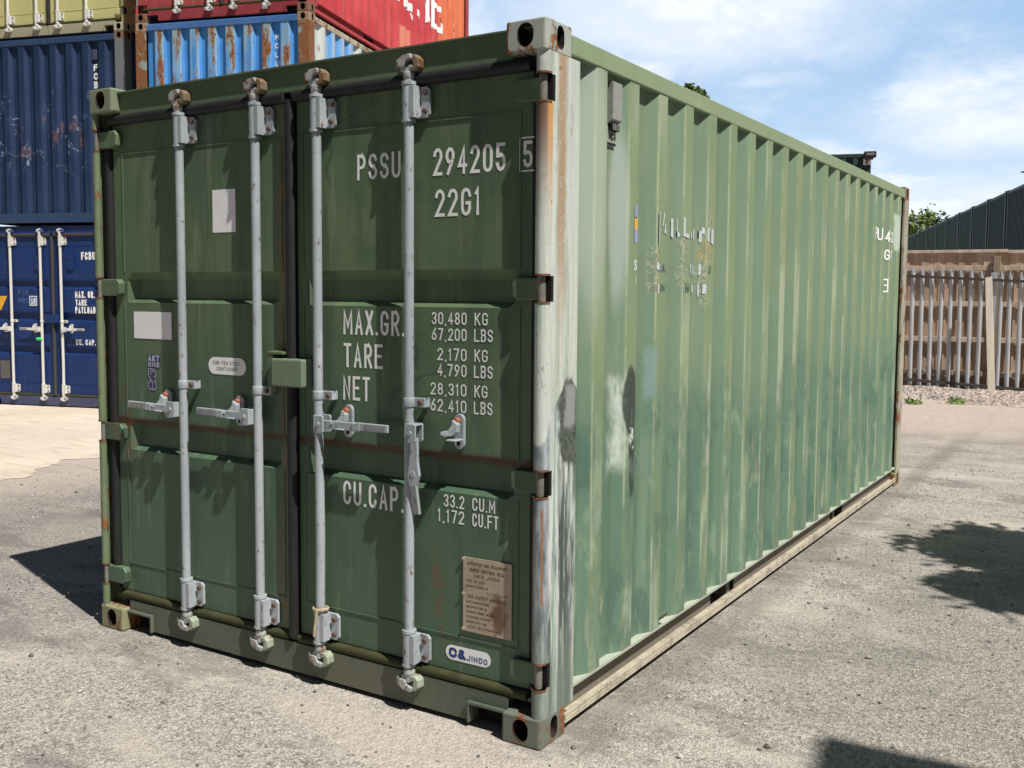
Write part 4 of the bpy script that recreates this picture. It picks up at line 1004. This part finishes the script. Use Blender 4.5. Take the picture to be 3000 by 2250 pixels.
blue, _, _ = container('shipping_container', 'light blue container with rust-blistered ribs, under the red one', 'stacked containers', (*o2, LV), TH2, bm_, front='wall', pitch=(.28, .2525, .105, .04))
T = MB()
for i, c in enumerate('MCLU'): text(T, c, 1.948, 2.000, 2.205-.108*i, 2.270-.108*i, lambda u, v, o: (u, .0555-o, v), sw=.012)
T.build('lettering', M_white, blue)

def red_side(g):
    n1 = g.noise(1.6, 5, .6); n2 = g.noise(7, 5, .65, st=(1, 1, .1), off=3); n3 = g.noise(40, 3, .6)
    red = g.mix(n1.ss(.35, .68), (.50, .050, .060), (.62, .085, .090)); red = g.mix(n2.ss(.5, .75)*.5, red, (.60, .16, .15))
    org = g.mix(n1.ss(.35, .65), (.66, .155, .065), (.74, .21, .10))
    col = g.mix((g.y+(n2-.5)*.06).ss(4.74, 4.80), red, org)
    col = g.mix(g.box(g.y, g.z, 3.05, 3.42, -.1, .62, .012)*.8, col, (.68, .26, .18))
    col = g.mix(g.noise(6, 6, .72, st=(1, 1, .4), off=20).ss(.63, .67)*.8, col, (.16, .045, .04))
    return col, n3*.3+g.noise(3, 3)*2, .003, n3*.2+.4
rdm = mats((.30, .040, .045), (.44, .10, .085), 51, .08, side=material('red_side_paint', red_side), cast=paint('casting_red_brown', (.22, .11, .075), (.32, .19, .13), rust=.55, rust_sc=9, off=53, vert=False), rod=WHITEROD, cam=WHITEROD, keeper2=M_cam,
           sill=paint('red_sill', (.26, .035, .045), (.33, .06, .06), rust=.10, off=55), rail=paint('red_rail', (.5, .06, .07), off=57), brail=paint('red_bottom_rail', (.28, .028, .035), (.34, .04, .05), off=58, vert=False), flange=paint('red_flange', (.52, .07, .08), (.58, .1, .1), off=59, vert=False), seal=plain('red_seal', (.045, .035, .038), .7))
red, _, rw = container('shipping_container', 'red container with big white letters on its side, topmost in the right stack', 'stacked containers', (*o2, 2*LV), TH2, rdm, Lc=6.34)
SPR = profile(.238, 6.34-.15, .375, .2784, .078, .068, .036)
rp_ = lambda u, v, o: (W-.0035-depth_at(SPR, u)+.004+o, u, v)
T = MB(); ht = .85
def serif(a, b, poly, w=.1):
    for pl_ in poly: 
        q = [(a+(b-a)*u, .95+ht*v) for u, v in pl_]; o = [q[0]]
        for A, B in zip(q, q[1:]):
            n = max(1, int(math.hypot(B[0]-A[0], B[1]-A[1])/.025)); o += [(A[0]+(B[0]-A[0])*(i+1)/n, A[1]+(B[1]-A[1])*(i+1)/n) for i in range(n)]
        ribbon(T, o, w, rp_, .0003*len(T.f) % .0017)
serif(2.42, 2.98, [[(.12, 0), (.12, 1)], [(0, .03), (1, .03), (1, .22)]]); serif(3.10, 3.54, [[(.5, 0), (.5, 1)], [(.1, .03), (.9, .03)], [(.1, .97), (.9, .97)]], .12)
serif(3.72, 4.28, [[(.14, 0), (.14, 1)], [(-.02, .03), (.32, .03)]], .10); serif(3.72, 4.28, [[(.14, 1), (.92, .02)]], .15); serif(3.72, 4.28, [[(.92, .02), (.92, 1)]], .06)
serif(4.42, 4.86, [[(.15, 0), (.15, 1)], [(0, .03), (1, .03), (1, .18)], [(.0, .43), (.95, .43)], [(0, .97), (1, .97), (1, .8)]], .09)
for i in range(9): text(T, '24G1 8305'[i], 5.44, 5.50, .70+.16*(8-i), .80+.16*(8-i), rp_, sw=.02, sub=.02)
text(T, 'W', 3.42, 3.56, .80, .89, rp_, sw=.03, sub=.02)
T.build('lettering', M_white, rw[1])
MB().box(.162+1.62, .162+1.70, .034, .040, .07, .10).build('blank_sticker', M_paper, red)

# ------------------------------------------------------------------ dark green row beyond the fence and the container with the floodlight
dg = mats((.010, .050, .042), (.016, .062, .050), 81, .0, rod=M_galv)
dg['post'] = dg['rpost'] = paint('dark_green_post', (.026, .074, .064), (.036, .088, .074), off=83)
RW = R(-73); HR = 2.303
first = None
for k in range(-2, 10):
    px, py = .80-.3035*2.47*(k+1)+.0, 28.15+.9528*2.47*(k+1)
    for lev in (0, 1):
        lab = ('dark green container' + (' on top of its stack' if lev else ' under another') + ' in the shaded row beyond the timber fence')
        if first is None:
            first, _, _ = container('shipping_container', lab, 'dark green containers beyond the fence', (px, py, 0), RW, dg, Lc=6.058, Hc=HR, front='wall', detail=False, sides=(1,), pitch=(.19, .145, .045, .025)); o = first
        else: o = copy_tree(first)
        o.location = (px, py, lev*(HR+.003)); o['label'] = lab; o['group'] = 'dark green containers, upper' if lev else 'dark green containers, lower'
fx, fy = -1.455-W*math.cos(TH2), 21.76-W*math.sin(TH2)
fm = mats((.020, .048, .046), (.03, .06, .056), 91, .0)
fl0, _, _ = container('shipping_container', 'dark green container at ground level below the one with the floodlight', None, (fx, fy, 0), TH2, fm, front='wall', detail=False)
fl1 = copy_tree(fl0); fl1.location = (fx, fy, LV-.003+.001); fl1['label'] = 'dark green container whose top corner carries a floodlight, showing above the long green wall'
ft = empty('floodlight', (-1.455, 21.76, 5.0), TH2, label='black floodlight on a white back plate at the dark container\'s top corner', cat='floodlight')
MB().box(-.175, .10, -.20, -.02, -.11, .03).build('lamp_housing', plain('lamp_black', (.03, .026, .026), .5), ft, bevel=.02)
MB().box(-.12, .06, -.202, -.198, -.06, -.01).build('lamp_glass', plain('lamp_glass', (.22, .23, .25), .1), ft)
MB().box(-.175, -.005, -.016, -.006, -.27, -.115).build('back_plate', M_paper, ft)
MB().tube([(-.05, -.10, -.10), (-.08, -.05, -.17), (-.11, -.02, -.24)], .022, 8).box(-.15, .04, -.14, -.02, -.15, -.105).build('bracket', plain('bracket_brown', (.10, .075, .075), .6), ft)
MB().tube([(-.1, -.02, -.24), (-.04, -.03, -.34), (-.13, -.03, -.42), (-.15, -.03, -.6)], .010, 6).build('cable', M_dark, ft)

# ------------------------------------------------------------------ fences
FA = R(4.9)
def wood(name, c, c2, off=0):
    def fn(g):
        n = g.noise(4, 5, .6, st=(6, 6, .5), off=off); b = g.noise(10.5, 0, 0, st=(1, .01, .001), off=off+4)
        col = g.mix(n.ss(.3, .7), c, c2); col = g.mix(b.ss(.3, .7)*.6, col, tuple(v*.62 for v in c))
        col = g.mix(g.noise(22, 4, .6, st=(4, 4, .5), off=off).ss(.6, .75)*.4, col, tuple(v*.45 for v in c))
        return col, n, .004
    return material(name, fn, rough=.85, spec=.2)
tf = empty('timber_fence', (1.0, 15.38, 0), FA, label='brown close-boarded timber fence with a capping rail behind the steel palisade', cat='fence')
rng = random.Random(9); bd = MB(); x = -6.2
while x < 6.2:
    w = rng.uniform(.088, .104); d = rng.uniform(-.008, .008); t_ = rng.uniform(-.02, .012)
    bd.box(x, x+w, .0+d, .020+d+.006, .02, 2.36+0*t_)
    if rng.random() < .8: bd.box(x-.018, x+.02, -.016+d, -.001+d-.008, .03, 2.13+t_)
    x += w
bd.build('board_panel', wood('fence_boards', (.50, .35, .245), (.68, .53, .40)), tf)
for xx in (-4.8, -1.9, 1.02, 3.9): MB().box(xx, xx+.10, -.12, -.03, 0, 2.30).build('post', wood('fence_post', (.33, .26, .17), (.42, .34, .24), 5), tf, bevel=.004)
for zz in (2.10, 1.50, .90, .33): MB().box(-6.2, 6.2, -.075, -.030, zz-.04, zz+.045).build('rail', wood('fence_rail', (.62, .49, .37), (.72, .60, .48), 8), tf, bevel=.004)
MB().box(-6.2, 1.22, -.045, .045, 2.362, 2.412).box(1.225, 6.2, -.045, .045, 2.345, 2.397).build('cap_rail', wood('fence_cap', (.62, .51, .43), (.72, .62, .54), 11), tf, bevel=.004)

pf = empty('palisade_fence', (1.0, 14.93, 0), FA, label='galvanised steel palisade fence with three-pointed pales in front of the timber boards', cat='fence')
sag = lambda x: -.052*x
def pale_mb():
    mb = MB(); pr = [(-.034, .012), (-.020, .0), (-.011, -.016), (.011, -.016), (.020, .0), (.034, .012)]
    for (a, da), (b, db) in zip(pr, pr[1:]):
        za = 2.02; 
        top = lambda q: 2.02+(.085 if abs(q) < .012 else 0)+(.05 if abs(q) > .03 else 0)
        mb.quad((a, da, .0), (b, db, .0), (b, db, top(b)), (a, da, top(a))); mb.quad((a, da+.003, .0), (b, db+.003, .0), (b, db+.003, top(b)), (a, da+.003, top(a)))
    for dx in (-.03, .0, .03): mb.prism([(dx-.008, 2.02), (dx+.008, 2.02), (dx+dx*.6, 2.02+(.11 if dx == 0 else .085))], lambda u, v, q: (u, q, v), -.012 if dx == 0 else .0, -.006 if dx == 0 else .008)
    return mb
M_pale = material('palisade_steel', lambda g: (g.mix(g.noise(14, 4, .6, st=(1, 1, .12)).ss(.3, .7), (.42, .44, .47), (.58, .60, .63)), g.noise(60, 3), .001, g.noise(20, 3)*.3+.35), metal=.25, rough=.5)
pm = None
for k in range(-30, 26):
    if k == 8: continue
    xx = -.15+.148*k
    if pm is None: o = pale_mb().build('pale', M_pale, pf, fix=False); pm = o
    else: o = pm.copy(); COL.objects.link(o); o.parent = pf
    o.location = (xx, rng.uniform(-.004, .004), sag(xx)+rng.uniform(-.01, .01)); o.rotation_euler = (rng.uniform(-.004, .004), rng.uniform(-.006, .006), 0)
M_prail = plain('palisade_rail', (.085, .070, .062), .6, var=.4, sc=8)
for zz in (1.93, .19):
    mb = MB()
    for a, b in ((-4.6, 1.03), (1.04, 3.7)):
        mb.prism([(a, zz+sag(a)), (b, zz+sag(b)), (b, zz+.045+sag(b)), (a, zz+.045+sag(a))], lambda u, v, q: (u, q, v), -.027, -.020)
        mb.prism([(a, zz+.039+sag(a)), (b, zz+.039+sag(b)), (b, zz+.0445+sag(b)), (a, zz+.0445+sag(a))], lambda u, v, q: (u, q, v), -.070, -.028)
        mb.prism([(a, zz+sag(a)), (b, zz+sag(b)), (b, zz+.038+sag(b)), (a, zz+.038+sag(a))], lambda u, v, q: (u, q, v), -.074, -.0705)
    mb.build('rail', M_prail, pf)
mb = MB(); mb.box(1.035, 1.125, -.018, -.012, 0, 2.02).box(1.035, 1.125, .052, .058, 0, 2.02).box(1.077, 1.083, -.011, .051, 0, 2.02); mb.build('post', M_pale, pf)

pk = empty('plank', (2.16, 14.62, 0), R(4), label='pale weathered plank leaning against the palisade fence', cat='plank')
mb = MB()
def pkf(u, v, q): return (u-.105*v*.62, q+.10*v, v)
mb.prism([(-.055, 0), (.055, .0), (.052, 1.95), (-.052, 1.93)], pkf, -.015, .012)
mb.build('board', wood('plank_wood', (.76, .69, .56), (.84, .78, .67), 15), pk, bevel=.003)

# rough bank of stones and mulch along the fence foot
rng = random.Random(21)
def bank(u, v):
    import_h = .10*math.exp(-((v-14.35)/.35)**2)+.055*math.exp(-((v-14.9)/.7)**2)
    n = .035*math.sin(u*3.1+1)*math.sin(v*5.2)+.02*math.sin(u*11.3)*math.sin(v*9.7+2)
    ed = min(1, max(0, (v-13.05)/.5))
    return (u, v+.04*(u-1), max(-.01, (import_h+n*ed+rng.uniform(-.016, .022)*ed)*ed-.008*(1-ed)))
us = [-3.5+i*.06 for i in range(160)]; vs = [13.0+i*.06 for i in range(42)]
bk = MB().grid(us, vs, bank)
def bank_fn(g):
    c = g.vor(26, 'Color'); d = g.vor(60, 'Color', off=3)
    col = g.mix((c*.6+d*.4).ss(.15, .85), (.17, .14, .125), (.52, .45, .40)); return col, g.vor(26)+g.noise(60, 3)*.5, .02
tag(bk.build('gravel_bank', material('bank_stones', bank_fn, rough=.95, spec=.2)), kind='structure')

# ------------------------------------------------------------------ plants
def leafm(name, c, c2): return material(name, lambda g: (g.mix(g.noise(7, 3).ss(.35, .65), c, c2), None, 0), rough=.55)
M_leaf = leafm('leaf_green', (.085, .15, .035), (.19, .27, .08)); M_leaf2 = leafm('leaf_dark', (.022, .05, .014), (.05, .09, .025)); M_bark = plain('bark', (.13, .10, .075), .9, var=.5, sc=12)
def leaf(mb, c, s, rng):
    a = Vector((rng.gauss(0, 1), rng.gauss(0, 1), rng.gauss(0, .6))).normalized(); b = a.cross(Vector((rng.gauss(0, 1), rng.gauss(0, 1), rng.gauss(0, 1)))).normalized()
    c = Vector(c); p = c-a*s; q = c+a*s
    mb.quad(tuple(p), tuple(c+b*s*.42-a*s*.1), tuple(q), tuple(c-b*s*.42-a*s*.1))
def tree(name, label, loc, h, tips, spread, nleaf, ls, mat, seed, cat='tree', group=None, low=.28, clumps=()):
    rng = random.Random(seed); t = empty(name, loc, 0, label=label, cat=cat, group=group)
    tr = MB(); tr.cyl((0, 0, 0), (.05, .02, h*.35), .05*h**.6, 10, r2=.035*h**.6); lv = MB()
    def limb(p, d, ln, r, lev):
        e = p+d*ln; m_ = p+d*ln*.5+Vector((rng.uniform(-1, 1), rng.uniform(-1, 1), 0))*ln*.06
        tr.cyl(tuple(p), tuple(m_), r, 7, r2=r*.8, cap=False); tr.cyl(tuple(m_), tuple(e), r*.8, 7, r2=r*.5, cap=False)
        if lev == 0:
            for _ in range(nleaf):
                k = rng.random(); c = p.lerp(e, .25+.8*k)+Vector((rng.gauss(0, 1), rng.gauss(0, 1), rng.gauss(0, 1)))*ln*.22
                leaf(lv, c, ls*rng.uniform(.6, 1.2), rng)
            return
        for i in range(rng.choice((3, 4))):
            nd = (d+Vector((rng.uniform(-1, 1), rng.uniform(-1, 1), rng.uniform(-.35, .75)))*.75).normalized()
            limb(p.lerp(e, rng.uniform(.55, 1)), nd, ln*rng.uniform(.55, .75), r*.5, lev-1)
    for i in range(tips):
        a = 6.283*i/tips+rng.uniform(-.4, .4); z0 = h*rng.uniform(low, low+.25)
        d = Vector((math.cos(a)*spread, math.sin(a)*spread, rng.uniform(.6, 1.1))).normalized()
        limb(Vector((.04, .02, z0)), d, h*.26, .016*h**.6, 2)
    if low > .3: tr.cyl((.05, .02, h*.35), (.05, .02, h*.62), .035*h**.6, 10, r2=.03*h**.6)
    limb(Vector((.05, .02, h*max(.35, low))), Vector((0, 0, 1)), h*.33, .03*h**.6, 2)
    base_n = len(lv.v)
    # bring the highest leaf to the wanted height
    top = sorted(v[2] for v in lv.v)[-40]; k = h/top
    lv.xf(lambda x, y, z: (x*k, y*k, z*k)); tr.xf(lambda x, y, z: (x*k, y*k, z*k))
    for cx_, cy_, cz_, cr_ in clumps:
        tr.tube([(.05, .02, max(h*.3, cz_-1.6)), (cx_*.5, cy_*.5, cz_-.8), (cx_, cy_, cz_+cr_*.6)], .010, 5)
        for _ in range(190):
            u = Vector((rng.gauss(0, 1), rng.gauss(0, 1), rng.gauss(0, 1))).normalized()*cr_*rng.random()**.5
            leaf(lv, (cx_+u.x, cy_+u.y, cz_+u.z), ls*rng.uniform(.4, .75), rng)
    tr.build('trunk', M_bark, t, fix=False); lv.build('crown', mat, t, fix=False); return t
tree('tree', 'leafy tree whose crown tip shows above the long green container', (-5.35, 20.1, 0), 5.75, 7, .42, 90, .085, M_leaf, 4, clumps=((.07, -.1, 6.52, .20), (-.05, -.05, 6.62, .12), (-.27, -.3, 6.56, .13), (.33, .05, 6.28, .16), (.18, 0, 6.40, .22), (0, -.1, 5.85, .5), (.3, .1, 5.55, .55), (-.35, 0, 5.55, .5), (.05, .3, 5.5, .5), (.25, .05, 6.46, .12), (-.1, -.1, 6.35, .22), (-.85, -.5, 6.90, .05)))
tree('tree', 'light green tree standing beyond the end of the dark container row', (-6.45, 56, 0), 6.5, 6, .75, 26, .16, M_leaf, 8)
tree('tree', 'dark green bushy tree at the rear corner of the container, beyond the fence', (-8.3, 60.5, 0), 6.3, 7, .9, 24, .18, M_leaf2, 12)
for i, (x, y, s, lab) in enumerate(((1.27, 12.95, 1.0, 'small bright green weed at the foot of the gravel bank, nearer the green container'), (1.83, 13.35, .9, 'small green weed in the gravel bank, nearer the leaning plank'))):
    rng = random.Random(40+i); wv = MB()
    for _ in range(90): leaf(wv, (rng.gauss(0, .07)*s, rng.gauss(0, .05)*s, .02+abs(rng.gauss(0, .028))), .035*s, rng)
    o = wv.build('weed', leafm('weed_leaf', (.10, .20, .03), (.22, .32, .07)), fix=False); o.location = (x, y, .0); tag(o, lab, 'weed', 'weeds by the fence')
wv = MB(); rng = random.Random(60)
for cx, cy in ((-9.2, 2.9), (-8.5, 3.4), (-7.9, 2.4)):
    for _ in range(9):
        a = rng.uniform(0, 6.28); wv.quad((cx, cy, .005), (cx+.004, cy+.01, .005), (cx+math.cos(a)*.14, cy+math.sin(a)*.14, rng.uniform(.03, .12)))

# ------------------------------------------------------------------ out of frame: stack and stand-in tree throwing two shadows, row added behind
tree('tree', 'broad leafy tree added out of view as a stand-in that shadows the yard', (6.5, 3.05, 0), 4.75, 7, .6, 170, .12, M_leaf, 21, low=.52)  # stand-in for an unknown shadow caster, added out of view
ra = R(4.9); top3 = 2*LV+H                    # a stack three high, well clear of the camera
cx, cy = 3.222+SUN.x/SUN.z*top3, .672+SUN.y/SUN.z*top3
gm2 = mats((.10, .13, .14), (.13, .16, .17), 95, .12)
near, _, _ = container('shipping_container', 'lowest grey container of the three-high stack right of the camera', 'stack right of the camera', (cx+math.sin(ra)*6.058, cy-math.cos(ra)*6.058, 0), ra, gm2, front='wall', detail=False)
for lev, nm in ((1, 'middle'), (2, 'topmost')):
    o = copy_tree(near); o.location = (near.location.x, near.location.y, lev*LV); o['label'] = nm+' grey container of the three-high stack right of the camera'; o['group'] = 'stack right of the camera'
for i, (x, y, a) in enumerate(((-6.5, -7.6, 4.5), (-3.9, -7.5, 4.5), (-1.3, -7.3, 4.5), (1.3, -7.1, 4.5))):  # unseen row added to keep sky light off the doors
    for lev in (0, 1):
        o = copy_tree(near); o.location = (x, y-6.058, lev*LV); o.rotation_euler = (0, 0, R(a))
        o['label'] = ('upper' if lev else 'lower')+' grey container in the unseen row added to block sky light'; o['group'] = 'upper light-blocking row, added unseen' if lev else 'lower light-blocking row, added unseen'
lp = empty('street_lamp', (1.6, 33.2, 0), 0, label='dark street lamp beyond the container row with only its arm tip in view', cat='street lamp')
MB().cyl((0, 0, 0), (0, 0, 5.75), .07, 10, r2=.045).build('pole', M_dark, lp)
MB().tube([(0, 0, 5.6), (-.4, 0, 5.66), (-.7, -.02, 5.66)], .03, 8).build('arm', M_dark, lp)
MB().prism([(-.98, 5.655), (-.62, 5.63), (-.62, 5.70), (-.95, 5.685)], lambda u, v, q: (u, q, v), -.08, .05).build('lamp_head', M_dark, lp)
